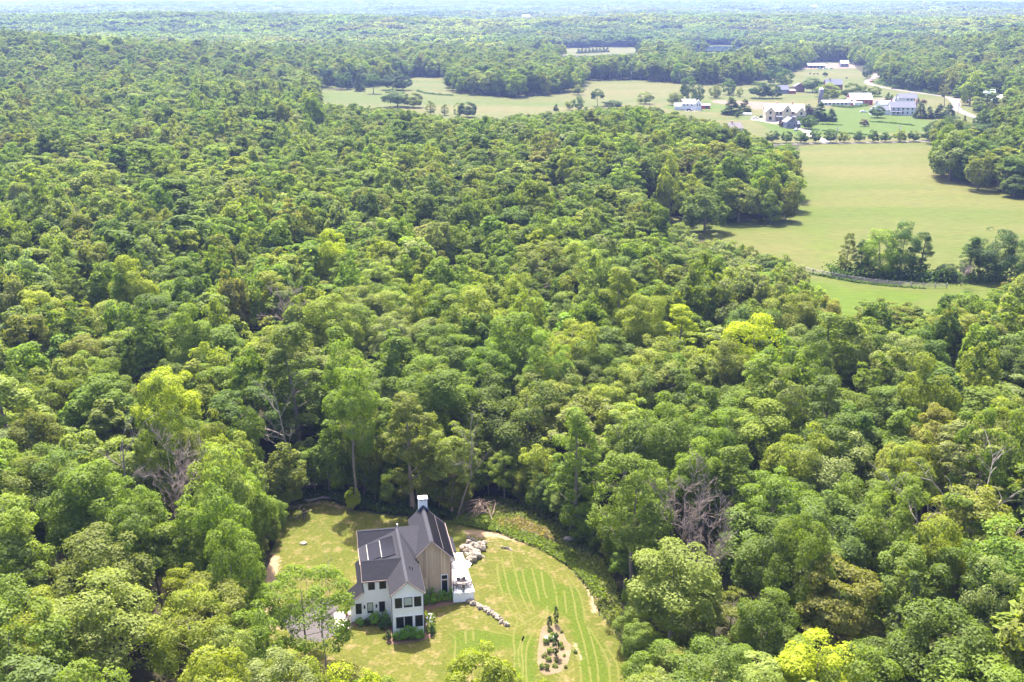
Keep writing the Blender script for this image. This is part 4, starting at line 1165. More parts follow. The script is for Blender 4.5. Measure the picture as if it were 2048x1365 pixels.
# porch slab, step, planter, doormat box
t = hloc('porch', -5.6, 4.6, 0, 'pale stone porch landing at the left end of the white house', 'porch')
one(t, 'landing', M_SLAB, (-1.15, .88, -1.0, 1.8, -.05, .16)); one(t, 'step', M_SLAB, (-.9, .5, -1.55, -1.003, -.05, .08)); one(t, 'step', M_STONE, (-.2, .75, -2.15, -1.57, -.05, .06))
t = hloc('flower_planter', -5.25, 5.35, .16, 'tall planter with red flowers on the porch landing', 'planter')
m = MB(); m.lathe([(.13,0),(.17,.1),(.2,.75),(.23,.78),(.23,.84),(.18,.84)], 12); m.build('pot', mat('terracotta', (.32,.12,.08), .8), t)
V, F, v_, _ = crown_arrays('bush', 77, 260, .5); V = V*np.array([.16,.16,.13])+np.array([0,0,.84])
link('flowers', mesh_np('flowers', V, F, {'v': ('FLOAT', v_)}, LEAF), t).color = (.42, .05, .06, 1)
t = hloc('boot_tray', -5.1, 3.85, .16, 'small dark boot tray beside the house door', 'tray')
one(t, 'tray_body', M_BLACK, (-.22, .22, -.3, .3, 0, .05)); one(t, 'boots', M_METAL, (-.12, .1, -.2, .18, .051, .28))

# mulch round the foot of the house
def hpoly(name, pts, z, m_, label): return flat_poly(name, [hw(a, b)[:2] for a, b in pts], z, m_, label, True)
hpoly('mulch_bed', [(-4.6,3.95),(-4.6,3.0),(-2.5,2.6),(-.9,2.3),(-.9,-1.6),(0,-1.9),(3.2,-1.7),(4.6,-1.2),(5.0,.3),(4.6,1.5),(4.9,5.0),(8.3,5.9),(8.3,7.8),(3.7,7.8),(3.7,.05),(0,.05),(0,3.95)], .02, M_MULCH, 'dark mulch bed along the foot of the white house')

# ------------------------------------------------------------------ shrubs round the house
def shrub(u, v, H, Rw, col, label, kind='bush', nm='shrub', cat='shrub', grp=None, world=None):
    x, y = (hw(u, v)[:2] if world is None else world)
    return tree(kind, x, y, H, Rw, GREEN.get(col, col), nm, label, grp, cat, z=0)
HYD = (.20, .34, .02)
for u, H, R__, lab in ((.75, 1.35, .72, 'left'), (1.75, 1.55, .8, 'middle'), (2.75, 1.45, .75, 'right')):
    shrub(u, -.85, H, R__, (.16,.30,.018), f'dense dark green round shrub under the front windows, {lab} of three', grp='three shrubs under the front windows')
shrub(-3.7, 3.25, .8, .55, HYD, 'low green shrub under the leftmost ground floor window'); shrub(-2.85, 3.2, .6, .5, (.06,.1,.03), 'small dull shrub between two low shrubs by the left wall')
shrub(-2.0, 3.2, 1.35, .72, HYD, 'bright round shrub under the middle ground floor window'); shrub(-.75, 3.45, 1.3, .5, HYD, 'upright shrub in the inner corner of the front walls')
shrub(-.75, 2.0, 1.4, .7, (.06,.13,.022), 'round shrub left of the black front downspout'); shrub(-.75, -.2, .7, .42, 'yellow green', 'small yellow shrub at the left front corner of the gable')
for i, (u, H, R__) in enumerate(((4.15, 1.25, .75), (5.25, 1.5, .8), (6.85, 1.25, .65), (8.1, 1.3, .68))):
    shrub(u, 7.0-.02*i, H, R__, HYD, ['bright shrub in the corner between gable and barn', 'largest bright shrub against the barn wall', 'bright shrub under the tall barn window', 'bright shrub at the barn corner by the deck'][i])
for u, v, lab in ((6.15, 6.75, 'small yellow green clump beside the largest barn shrub'), (7.5, 6.7, 'small yellow green clump near the barn corner'), (4.2, 3.9, 'yellow green clump midway along the gable side wall'), (4.25, 2.7, 'yellow clump beside the white flowering shrub')):
    shrub(u, v, .55, .38, 'lime green', lab)
M_PETAL = mat('white_petals', (.8, .78, .74), .9)
def flowering(x, y, H, Rw, label, nfl=26):
    t = tree('bush', x, y, H, Rw, GREEN['fresh green'], 'flowering_shrub', label, None, 'flowering shrub', z=0)
    g = np.random.default_rng(int(abs(x*100))); m = MB()
    for _ in range(nfl):
        d = unit(1, g)[0]; d[2] = abs(d[2]); c = d*np.array([1.7,1.7,1.5])+np.array([0,0,1.8])
        m.lathe([(.05,c[2]-.16),(.24,c[2]-.02),(.2,c[2]+.1),(.04,c[2]+.18)], 6, (c[0], c[1]))
    m.build('flower_heads', M_PETAL, t)
flowering(*hw(4.7, 2.4)[:2], 1.0, .6, 'flowering shrub with white heads beside the gable side wall')
flowering(*hw(4.5, .3)[:2], 1.3, .62, 'leafy shrub with a few white flowers at the right gable corner', 6)
def column_shrub(x, y, H, Rw, label):
    t = tree('slender', x, y, H, Rw, (.032, .07, .018), 'columnar_shrub', label, None, 'shrub', z=-.35*H*.2)
    return t
column_shrub(*hw(4.55, -.75)[:2], 1.5, .28, 'dark columnar shrub at the right front corner of the gable'); column_shrub(*hw(-.62, -1.0)[:2], 1.6, .3, 'dark columnar shrub at the left front corner of the gable')
shrub(-4.0, 9.4, 1.2, .55, HYD, 'shrub beside the narrow metal roof on the left of the house'); shrub(-4.1, 8.2, 1.1, .5, (.07,.12,.03), 'second shrub beside the narrow metal roof, nearer the porch')

# planting bed: two dark columns and clumps
def zb(a, b): return un2(860+a/3.957, 1020+b/3.957)
column_shrub(*zb(997, 912), 2.9, .33, 'taller dark columnar shrub at the top of the planting bed'); column_shrub(*zb(945, 938), 1.9, .33, 'shorter dark columnar shrub at the top left of the planting bed')
column_shrub(*zb(997, 1160), 3.4, .4, 'tallest dark columnar shrub in the middle of the planting bed')
for i, (a, b, H, R__, c, lab) in enumerate(((975,1010,.9,.6,'mid green','green clump just under the top columns of the bed'), (920,1060,.8,.6,'blue green','blue green clump at the left of the bed'), (1030,1075,.8,.5,'mid green','green clump at the right of the bed'),
        (955,1130,.9,.6,'mid green','green clump left of the tallest column'), (1040,1100,.6,.4,'olive green','olive clump right of the tallest column'), (905,1160,.7,.5,'sage green','grey green clump at the left edge of the bed'), (940,1195,.7,.5,'mid green','green clump below the grey green clump of the bed'),
        (885,1255,.8,.5,'mid green','clump at the lower left of the bed'), (925,1265,1.0,.5,'dark green','dark clump at the foot of the bed'), (990,1245,.6,.45,'mid green','low clump near the foot of the bed'), (1000,1200,.5,.4,'olive green','small clump below the tallest column'), (945,965,.5,.35,'mid green','tiny clump below the shorter top column'),
        (1040,970,.45,.35,'olive green','tiny olive clump right of the top column'), (1075,1250,.45,.35,'olive green','tiny clump at the lower right of the bed'), (1060,1160,.4,.3,'mid green','tiny clump at the right edge of the bed'))):
    shrub(0, 0, H*.75, R__*.66, 'fresh green' if c == 'mid green' else c, lab, 'bush', 'shrub', 'shrub', 'clumps in the planting bed', zb(a, b))
flowering(*zb(930, 1035), .55, .42, 'white flowering clump at the left of the planting bed', 30); flowering(*zb(962, 1032), .6, .36, 'white flowering clump beside the blue green clump of the bed', 30)
flowering(*zb(1150, 1130), .45, .25, 'tiny white flower clump right of the planting bed', 14)

# ------------------------------------------------------------------ stones
def rock_mesh(seed, rough=.22):
    g = np.random.default_rng(seed); bm = bmesh.new()
    bmesh.ops.create_icosphere(bm, subdivisions=2, radius=1)
    pl = [(unit(1, g)[0], g.uniform(.62, .9)) for _ in range(9)]
    for v in bm.verts:
        c = np.array(v.co)
        for n_, d in pl:
            e = c@n_-d
            if e > 0: c = c-n_*e
        c = c*(1+g.normal()*.03)
        v.co = c
    me = bpy.data.meshes.new('stone'); bm.to_mesh(me); bm.free()
    a = me.attributes.new('tone', 'FLOAT', 'POINT'); a.data.foreach_set('value', np.full(len(me.vertices), g.uniform(.75, 1.2), np.float32))
    me.materials.append(M_STONE)
    return me
ROCKS = [rock_mesh(i) for i in range(8)]
def stones(name, label, cat, P):
    """a wall or pile: every stone its own part"""
    c = np.mean([q[0] for q in P], 0)
    t = empty(name, (c[0], c[1], 0), 0, label, cat)
    for (x, y, z), s in P:
        o = link('stone', ROCKS[int(rng.integers(8))], t, (x-c[0], y-c[1], z))
        o.rotation_euler = tuple(rng.uniform(0, 6.28, 3)*np.array([.3,.3,1])); o.scale = s
    return t
def zd(a, b): return un(830+a/6.5, 1060+b/6.5)
LN = smooth_line([zd(600,888)[:2], zd(660,915)[:2], zd(720,950)[:2], zd(800,992)[:2], zd(870,1032)[:2], zd(960,1072)[:2], zd(1030,1122)[:2], zd(1090,1165)[:2], zd(1140,1215)[:2], zd(1180,1245)[:2]], 4)
P = []
for i, q in enumerate(LN):
    for k in range(2 if i < len(LN)-8 else 1):
        s = rng.uniform(.24, .38)
        P.append(((q[0]+rng.uniform(-.25,.25), q[1]+rng.uniform(-.2,.2)+(.3 if k else -.05), .12), (s*1.25, s, s*.75)))
stones('stone_wall', 'low wall of pale boulders running down the lawn from the deck', 'stone wall', P)
PILE = [(600,250),(700,190),(800,178),(890,190),(905,240),(830,340),(760,420),(715,490),(690,430),(660,330)]
P = []
for _ in range(400):
    a, b = rng.uniform(590, 910), rng.uniform(170, 500)
    if not inpoly(np.array([a]), np.array([b]), PILE)[0]: continue
    q = zd(a, b+14); s = rng.uniform(.35, .62)
    if any(math.hypot(q[0]-o[0][0], q[1]-o[0][1]) < .52 for o in P): continue
    P.append(((q[0], q[1], rng.uniform(.2,.45)), (s*1.15, s, s*.85)))
P = P[:48]
stones('rock_pile', 'heap of pale boulders at the far end of the deck', 'rock pile', P)
P = [((*zd(a, b)[:2], .08), (.5, .3, .18)) for a, b in ((695,115),(720,125),(745,138),(770,155),(790,170))]
stones('stepping_stones', 'short row of flat stones leading to the boulder heap', 'stepping stones', P)
P = [((*zd(a, b)[:2], .06), (.4, .22, .14)) for a, b in ((860,362),(885,358),(1130,238),(1165,245),(1205,252),(1245,262))]
stones('edging_stones', 'scattered flat pale stones in the grass beyond the deck', 'stones', P)
q = un2(608, 1088.5)
o = link('pale_rock', ROCKS[2], None, (q[0], q[1], .12)); o.scale = (.62, .42, .26); tag(o, 'single white rock lying alone in the lawn left of the house', 'rock')
q = un2(1136, 1083)
o = link('grey_boulder', ROCKS[5], None, (q[0], q[1], .3)); o.scale = (.7, .5, .5); tag(o, 'grey boulder in the weeds under the narrow tree', 'rock')

# ------------------------------------------------------------------ brush pile, fallen logs, sapling, poles, person
def sticks(name, label, cat, c, specs, mt):
    t = empty(name, (c[0], c[1], 0), 0, label, cat)
    for i, (a, b, r) in enumerate(specs):
        m = MB(); a, b = Vector(a), Vector(b); md = a.lerp(b, .5)+Vector(rng.normal(size=3))*.08*(b-a).length*.5
        m.path([a, md, b], [r, r*.8, r*.5], 5)
        if i % 3 == 0: m.path([md, md+(b-a)*.22+Vector(rng.normal(size=3))*.4], [r*.5, r*.2], 4)
        m.build('branch' if r < .1 else 'log', mt, t)
    return t
c = un2(962, 1026); S = []
for i in range(38):
    ang = R_(48)+rng.normal()*.75; ln = rng.uniform(1.6, 5.2); o_ = rng.normal(size=2)*np.array([1.0,.8]); z = abs(rng.normal())*.6+.3
    d = np.array([math.cos(ang), math.sin(ang), rng.uniform(-.06,.1)])*ln/2
    S.append(((o_[0]-d[0], o_[1]-d[1], max(.06, z-d[2])), (o_[0]+d[0], o_[1]+d[1], z+d[2]+.1), rng.uniform(.03,.11)))
sticks('brush_pile', 'brown heap of cut branches at the edge of the weeds', 'brush pile', c, S, mat('brown_branches', (.15,.105,.08), .9, .3, 5))
c = un2(622, 999); S = []
for i in range(11):
    o_ = rng.normal(size=2)*np.array([1.2,.5]); ln = rng.uniform(2, 6.5) if i < 5 else rng.uniform(1, 2.5); ang = rng.normal()*.28+.05
    S.append(((o_[0]-math.cos(ang)*ln/2, o_[1]-math.sin(ang)*ln/2, .14), (o_[0]+math.cos(ang)*ln/2, o_[1]+math.sin(ang)*ln/2, .3+rng.random()*.3), rng.uniform(.1,.17) if i < 5 else .05))
sticks('fallen_logs', 'grey fallen logs lying along the far left edge of the lawn', 'logs', c, S, DEADWOOD)
c = un2(596, 1034)
M_POLE = mat('pale_wood', (.42,.33,.2), .8)
sticks('leaning_poles', 'two pale wooden poles leaning beside the person on the lawn', 'poles', c, [((-.15,-.3,.03),(.35,.4,1.6),.04),((-.1,-.2,.03),(.85,.35,1.35),.04)], M_POLE)
q = un2(706, 1018); tree('round', q[0], q[1], 3.6, 1.15, GREEN['lime green'], 'sapling', 'bright yellow green sapling at the foot of the bare-stemmed tree', None, 'sapling', z=0)
q = un2(547, 1190); 

def person(px, py):
    x, y, _ = un(px, py)
    t = empty('person', (x, y, 0), R_(10), 'person in dark clothes standing on the far lawn with one arm raised', 'person')
    J = {'pel': (0,0,.95,.145), 'wst': (0,0,1.1,.135), 'chs': (0,.0,1.3,.165), 'nck': (0,0,1.47,.062), 'hd0': (0,-.01,1.56,.085), 'hd1': (0,-.02,1.68,.095),
         'hl': (-.1,0,.88,.1), 'kl': (-.12,-.03,.5,.068), 'al': (-.13,.02,.1,.048), 'tl': (-.14,-.14,.04,.04), 'hr': (.1,0,.88,.1), 'kr': (.13,-.03,.5,.068), 'ar': (.15,.02,.1,.048), 'tr': (.16,-.14,.04,.04),
         'sl': (-.2,0,1.38,.065), 'el': (-.27,-.02,1.12,.046), 'wl': (-.14,-.22,1.08,.034), 'sr': (.2,0,1.38,.065), 'er': (.42,-.1,1.33,.046), 'wr': (.64,-.2,1.4,.034),
         'fl': (-.06,-.28,1.1,.026), 'fr': (.72,-.24,1.42,.026)}
    E_ = [('pel','wst'),('wst','chs'),('chs','nck'),('nck','hd0'),('hd0','hd1'),('pel','hl'),('hl','kl'),('kl','al'),('al','tl'),('pel','hr'),('hr','kr'),('kr','ar'),('ar','tr'),('chs','sl'),('sl','el'),('el','wl'),('wl','fl'),('chs','sr'),('sr','er'),('er','wr'),('wr','fr')]
    ks = list(J); me = bpy.data.meshes.new('body')
    me.from_pydata([J[k][:3] for k in ks], [(ks.index(a), ks.index(b)) for a, b in E_], [])
    o = link('body', me, t)
    sk = o.modifiers.new('skin', 'SKIN')
    for i, k in enumerate(ks):
        v = me.skin_vertices[0].data[i]; v.radius = (J[k][3], J[k][3]*.8 if k in ('wst','chs','pel') else J[k][3]); v.use_root = (k == 'pel')
    ss = o.modifiers.new('sub', 'SUBSURF'); ss.levels = 1; ss.render_levels = 1
    # clothes, skin and shoes by height on the one body
    m = bpy.data.materials.new('clothed_body'); m.use_nodes = True; N = m.node_tree.nodes; L = m.node_tree.links
    tc = N.new('ShaderNodeTexCoord'); sx = N.new('ShaderNodeSeparateXYZ'); L.new(tc.outputs['Object'], sx.inputs[0])
    rp = N.new('ShaderNodeValToRGB'); rp.color_ramp.interpolation = 'CONSTANT'
    dv = N.new('ShaderNodeMath'); dv.operation = 'DIVIDE'; dv.inputs[1].default_value = 2.0; L.new(sx.outputs[2], dv.inputs[0]); L.new(dv.outputs[0], rp.inputs[0])
    el = rp.color_ramp.elements; el[0].position = 0; el[0].color = (.03,.02,.02,1); el[1].position = .045; el[1].color = (.018,.024,.05,1)
    for p_, c_ in ((.49, (.035,.02,.03,1)), (.745, (.45,.27,.2,1))): e = el.new(p_); e.color = c_
    L.new(rp.outputs[0], N['Principled BSDF'].inputs['Base Color']); N['Principled BSDF'].inputs['Roughness'].default_value = .85
    me.materials.append(m)
    m = MB(); m.lathe([(.098,1.66),(.1,1.72),(.075,1.79),(.02,1.81)], 10, (0, 0)); m.build('hair', mat('grey_hair', (.16,.12,.1), .9), t)
    pole = empty('rake', (x, y, 0), R_(10), 'long pale pole held sideways by the person on the lawn', 'pole')
    m = MB(); m.bar((-.2,-.3,1.1), (1.15,-.27,1.52), .022); m.build('handle', M_POLE, pole)
person(609, 1038)

# ------------------------------------------------------------------ weeds along the lawn's far edge and saplings under the wood edge
WV = np.array([un2(*q) for q in WEEDS])
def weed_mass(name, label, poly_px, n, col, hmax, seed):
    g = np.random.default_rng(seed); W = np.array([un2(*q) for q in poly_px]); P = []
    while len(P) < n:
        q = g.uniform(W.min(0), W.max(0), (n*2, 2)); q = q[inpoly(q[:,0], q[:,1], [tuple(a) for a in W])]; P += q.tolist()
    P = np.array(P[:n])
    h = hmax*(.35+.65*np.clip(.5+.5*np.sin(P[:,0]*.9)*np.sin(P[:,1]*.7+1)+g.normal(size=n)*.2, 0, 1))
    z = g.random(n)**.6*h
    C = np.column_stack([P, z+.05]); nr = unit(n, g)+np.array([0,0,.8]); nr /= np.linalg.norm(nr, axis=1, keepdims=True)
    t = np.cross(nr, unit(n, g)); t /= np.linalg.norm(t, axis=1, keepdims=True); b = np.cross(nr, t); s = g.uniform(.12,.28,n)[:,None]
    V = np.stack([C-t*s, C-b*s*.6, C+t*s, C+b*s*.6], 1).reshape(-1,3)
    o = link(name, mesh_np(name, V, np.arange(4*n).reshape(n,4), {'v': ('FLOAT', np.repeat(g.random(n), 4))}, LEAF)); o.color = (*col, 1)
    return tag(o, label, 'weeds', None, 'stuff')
weed_mass('weeds', 'leafy green weeds in the strip between lawn and wood', WEEDS, 9000, (.16,.18,.045), .35, 1)
weed_mass('weeds', 'taller weeds behind the house along the wood edge', [(900,1046),(930,1030),(1000,1040),(1085,1080),(1150,1110),(1195,1160),(1215,1210),(1190,1190),(1140,1135),(1080,1100),(1000,1068)], 6000, (.14,.18,.03), .5, 2)
weed_mass('weeds', 'straw coloured dry weeds in the middle of the strip', [(985,1042),(1040,1040),(1095,1062),(1110,1085),(1050,1066),(1000,1058)], 2600, (.24,.19,.10), .5, 3)
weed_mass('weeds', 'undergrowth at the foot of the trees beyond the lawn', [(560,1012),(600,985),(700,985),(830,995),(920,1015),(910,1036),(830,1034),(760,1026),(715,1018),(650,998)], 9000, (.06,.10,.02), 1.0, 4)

# ------------------------------------------------------------------ the village in the valley
V_WHITE = mat('white_clapboard', (.62,.61,.61), .7); V_CREAM = mat('cream_stucco', (.60,.47,.33), .8, .04, .5); V_RED = mat('barn_red', (.30,.045,.045), .8, .12, .6)
V_GREYW = mat('grey_clapboard', (.20,.20,.25), .8); V_RBROWN = mat('red_brown_wall', (.20,.085,.075), .8); V_BRICK = mat('tan_brick', (.45,.29,.21), .85)
R_PALE = mat('pale_metal_roof', (.34,.355,.37), .5, .05, .4); R_GREY = mat('grey_shingles', (.125,.125,.155), .85, .1, .6); R_DARK = mat('dark_slate', (.13,.13,.17), .8, .1, .6); R_GREEN = mat('pale_green_metal_roof', (.24,.31,.28), .5)
R_CREAM = mat('bleached_roof', (.58,.52,.47), .7, .05, .4); R_BROWN = mat('brown_shingles', (.19,.16,.155), .85, .1, .6); V_DARKW = mat('dark_opening', (.035,.035,.05), .5)
V_TENT = mat('white_tent_cloth', (.55,.57,.55), .8)
def building(px, py, rz, name, label, cat, grp=None, dz=0):
    q = un(px, py)
    return empty(name, (q[0], q[1], dz), R_(rz), label, cat, grp)
def gable(t, x0, x1, y0, y1, h, rh, axis, wm, rm, nm='', over=.35, zb_=-.1):
    """gabled wing: wall solid and roof of two slabs, ridge along axis"""
    if axis == 'x':
        c = (y0+y1)/2; m = MB(); m.prism([(y0,zb_),(y1,zb_),(y1,h),(c,h+rh-.12),(y0,h)], 'x', x0, x1); m.build(nm+'wall', wm, t)
        s = rh/(c-y0); m = MB(); e = h-s*over
        m.slab([(x0-over,y0-over,e+.03),(x1+over,y0-over,e+.03),(x1+over,c,h+rh),(x0-over,c,h+rh)], .16)
        m.slab([(x0-over,c,h+rh),(x1+over,c,h+rh),(x1+over,y1+over,e+.03),(x0-over,y1+over,e+.03)], .16)
    else:
        c = (x0+x1)/2; m = MB(); m.prism([(x0,zb_),(x1,zb_),(x1,h),(c,h+rh-.12),(x0,h)], 'y', y0, y1); m.build(nm+'wall', wm, t)
        s = rh/(c-x0); m = MB(); e = h-s*over
        m.slab([(x0-over,y0-over,e+.03),(c,y0-over,h+rh),(c,y1+over,h+rh),(x0-over,y1+over,e+.03)], .16)
        m.slab([(c,y0-over,h+rh),(x1+over,y0-over,e+.03),(x1+over,y1+over,e+.03),(c,y1+over,h+rh)], .16)
    return m.build(nm+'roof', rm, t)
def win(t, x, z, wd, h, y, fm=None, name='window'):
    f = MB(); b = .09
    f.box(x, x+wd, y-.08, y-.003, z, z+b); f.box(x, x+wd, y-.08, y-.003, z+h-b, z+h); f.box(x, x+b, y-.08, y-.003, z+b, z+h-b); f.box(x+wd-b, x+wd, y-.08, y-.003, z+b, z+h-b)
    o = f.build(name, fm or V_WHITE, t); one(o, 'pane', M_GLASS, (x+b, x+wd-b, y-.04, y-.004, z+b, z+h-b)); return o
def stack(t, x, y, z0, z1, w_=.9, mt=None):
    o = one(t, 'chimney', mt or V_BRICK, (x-w_/2, x+w_/2, y-w_/2, y+w_/2, z0, z1)); return o

# cream mansion with front gables
t = building(1570, 243, -4, 'mansion', 'large cream mansion with several front gables and bleached roof', 'house')
gable(t, -12, 12, 2, 12, 6.2, 3.8, 'x', V_CREAM, R_CREAM)
for x0, x1, y0, h, rh in ((-12.4, -6.6, -1.5, 6.0, 3.0), (-1.6, 3.2, -1.0, 7.2, 3.2), (6.6, 12.4, -1.2, 5.6, 3.2)):
    gable(t, x0, x1, y0, 6, h, rh, 'y', V_CREAM, R_CREAM, 'gable_')
    c = (x0+x1)/2; win(t, c-.7, h-1.6, 1.4, 1.9, y0); win(t, c-1.0, .8, 2.0, 2.2, y0)
for x in (-5.5, -3.2, 4.2): win(t, x, 4.0, 1.2, 1.6, 2)
m = MB(); m.slab([(-6.5,-1.2,2.8),(-1.7,-1.2,2.8),(-1.7,2.2,4.0),(-6.5,2.2,4.0)], .2); m.slab([(3.3,-2.4,2.8),(12.2,-2.4,2.8),(12.2,-1.0,3.6),(3.3,-1.0,3.6)], .2); m.build('porch_roof', R_GREY, t)
for x in (-6.3, -4.0, -1.9, 3.6, 6.0, 9.0, 11.9): one(t, 'porch_post', V_WHITE, (x-.12, x+.12, -1.1 if x < 0 else -2.3, -.86 if x < 0 else -2.06, -.1, 2.65))
stack(t, -4.5, 8, 8, 11.3); stack(t, 5.0, 7, 8, 11.5)
# grey cottage
t = building(1583, 257, 6, 'cottage', 'small grey gabled cottage in front of the cream mansion', 'house')
gable(t, -3.2, 3.2, 0, 8, 3.6, 2.6, 'y', V_GREYW, R_DARK); win(t, -.6, 3.4, 1.2, 1.3, 0); win(t, -2.4, .8, 1.2, 1.6, 0); win(t, 1.1, .8, 1.2, 1.6, 0)
gable(t, 3.25, 6.0, 2, 7, 2.4, 1.4, 'x', V_GREYW, R_DARK, 'wing_')
# house half hidden by the wood
t = building(1473, 266, 24, 'house', 'house with broad grey brown roof half hidden behind the wood edge', 'house')
gable(t, -4.4, 4.4, 0, 7, 2.6, 3.0, 'x', V_WHITE, R_BROWN); win(t, -3, .8, 1.2, 1.4, 0); win(t, 1.5, .8, 1.2, 1.4, 0); stack(t, -1, 3.6, 4.6, 6.6, .8)
# white house with red shed
t = building(1381, 221, -8, 'house', 'white house with bleached roof on the near edge of the meadow', 'house')
gable(t, -6, 3, 1, 8, 4.4, 2.8, 'x', V_WHITE, R_PALE); gable(t, 3.05, 7.2, 0, 7, 4.6, 2.2, 'y', V_WHITE, R_PALE, 'wing_'); gable(t, -11, -6.1, 1, 6, 2.8, 1.8, 'x', V_WHITE, R_PALE, 'garage_')
for x in (-5, -2.6, .2): win(t, x, 2.8, 1.1, 1.3, 1)
for x in (4.0, 5.6): win(t, x, 2.9, .9, 1.3, 0)
stack(t, -6.0, 3, 3, 6.4, 1.0, mat('red_brick', (.25,.09,.07), .9))
t = building(1408, 218, -4, 'red_shed', 'low red shed right of the white house', 'shed')
gable(t, -4.2, 4.2, 0, 5, 2.3, 1.1, 'x', V_RED, R_BROWN); one(t, 'door', V_DARKW, (1, 3, -.05, -.003, 0, 2))
# silo
t = building(1640.5, 207, 0, 'silo', 'tall grey silo with white domed cap', 'silo')
m = MB(); m.lathe([(1.75,-.1),(1.75,9.6)], 20); m.build('shaft', mat('silo_staves', (.15,.14,.155), .85, .12, 1.2), t, True)
m = MB(); m.lathe([(1.85,9.6)]+[(1.85*math.cos(a), 9.6+1.7*math.sin(a)) for a in np.linspace(.1, 1.45, 6)], 20); m.build('dome', V_WHITE, t, True)
m = MB()
for k in range(9): m.lathe([(1.78,1+k),(1.82,1.02+k),(1.82,1.1+k),(1.78,1.12+k)], 20)
m.build('hoops', R_GREY, t)['kind'] = 'stuff'
# red barn and the long shed
t = building(1723, 210.5, 3, 'red_barn', 'big red barn with pale roof', 'barn')
gable(t, -8, 8, 0, 11, 4.0, 4.2, 'x', V_RED, R_PALE)
for x in (-6, -2.6, 1, 4.6): win(t, x, 1.2, 1.1, 1.1, 0)
gable(t, -8.0, -4.2, -5.5, -.06, 2.2, 1.2, 'y', V_RED, R_PALE, 'annex_'); one(t, 'big_door', V_DARKW, (-1.2, 1.2, -.06, -.005, 2.4, 4))
t = building(1679, 211, 5, 'long_shed', 'long low shed with pale metal roof between silo and red barn', 'shed')
gable(t, -12.5, 10, 0, 7, 2.0, 1.5, 'x', V_WHITE, R_PALE); gable(t, 6.5, 11, .5, 6.5, 2.6, 2.4, 'x', V_WHITE, R_PALE, 'tall_')
for x in (-11, -8, -5, -2, 1, 4): one(t, 'opening', V_DARKW, (x, x+1.6, -.06, -.004, .5, 1.6))
t = building(1716, 212.5, 0, 'white_trailer', 'white box trailer parked before the red barn', 'trailer')
one(t, 'body', V_WHITE, (-3, 3, -1.1, 1.1, .6, 2.9)); 
for x in (-1.6, 1.6): m = MB(); m.bar((x,-1.15,.45),(x,-.8,.45),.45,None,10); m.build('wheel', M_BLACK, t)
# white farmhouse complex
t = building(1805, 231, -6, 'white_house', 'large white house of joined wings with grey roofs and tan end chimney', 'house')
gable(t, -8, 8, 0, 9, 5.2, 3.4, 'x', V_WHITE, R_GREY)
for x in (-6.5, -3.5, -.5, 2.5, 5.5):
    win(t, x, 3.3, 1.1, 1.4, 0); win(t, x, .8, 1.1, 1.6, 0)
gable(t, -14, -8.06, 1.5, 8, 3.2, 2.4, 'x', V_WHITE, R_GREY, 'wing_'); gable(t, -20, -14.06, 0, 8, 2.8, 2.6, 'y', V_WHITE, R_GREY, 'garage_')
m = MB(); m.slab([(-8,-2.4,2.5),(-1,-2.4,2.5),(-1,-.02,3.2),(-8,-.02,3.2)], .15); m.build('porch_roof', R_GREY, t)
for x in (-7.8, -4.5, -1.2): one(t, 'porch_post', V_WHITE, (x-.1, x+.1, -2.3, -2.1, -.1, 2.35))
one(t, 'chimney', V_BRICK, (8.42, 9.6, 3.2, 5.2, -.1, 10.2)); win(t, -17.8, .6, 1.4, 1.4, 0)
t = building(1816, 212, -6, 'white_house', 'tall white house behind the joined white house', 'house')
gable(t, -7, 6, 0, 8, 5.4, 3.0, 'x', V_WHITE, R_GREY)
for x in (-1, 1.5, 4): win(t, x, 3.6, 1.1, 1.4, 0)
gable(t, -10, -7.06, 0, 7, 3.4, 2.6, 'y', V_WHITE, R_GREY, 'wing_')
t = building(1778, 217, 10, 'white_barn', 'white shed with pale roof and red chimney left of the joined white house', 'shed')
gable(t, -7, 5, 0, 7, 3.0, 2.2, 'x', V_WHITE, R_PALE); stack(t, 2.5, 2, 3, 6, .9, mat('brick_red', (.28,.1,.08), .9))
# farther houses
t = building(1568, 188, 8, 'house', 'grey roofed house with red annex behind the dark round trees', 'house')
gable(t, -5, 4, 0, 8, 3.4, 3.2, 'x', V_GREYW, R_GREY); gable(t, 4.06, 9.5, -1, 5, 2.4, 1.2, 'x', V_RED, R_BROWN, 'annex_'); win(t, -3, 1, 1.2, 1.3, 0)
t = building(1599, 184.5, 0, 'house', 'small red brown house with grey roof and two storeys in the meadow', 'house')
gable(t, -4, 4, 0, 7, 4.6, 2.4, 'y', V_RBROWN, R_GREY); win(t, -2.6, 2.8, 1, 1.3, 0); win(t, 1.5, 2.8, 1, 1.3, 0); win(t, -2.6, .6, 1, 1.3, 0); stack(t, 2, 3, 5, 8, .9)
t = building(1668, 180, 0, 'house', 'dark roofed house peeping between trees above the silo', 'house')
gable(t, -7, 7, 0, 9, 4.5, 4, 'x', V_RBROWN, R_DARK); win(t, -4, 2.6, 1.2, 1.4, 0); win(t, 2, 2.6, 1.2, 1.4, 0); stack(t, -3, 4.5, 7, 10, 1)
t = building(1634, 136.5, 0, 'long_white_shed', 'long white roofed building on the bare yard far up the valley', 'shed')
gable(t, -10, 9, 0, 12, 3.0, 2.0, 'x', V_GREYW, R_PALE)
for x in (-8, -4, 0, 4): one(t, 'opening', V_DARKW, (x, x+2.5, -.08, -.005, 0, 2.2))
t = building(1689, 134.5, -5, 'house', 'small dark walled house with pale roof beside the far road', 'house')
gable(t, -4.5, 4.5, 0, 8, 4.0, 3.4, 'x', V_GREYW, R_PALE); win(t, -3, 1.5, 1.3, 1.5, 0); win(t, 1.5, 1.5, 1.3, 1.5, 0)
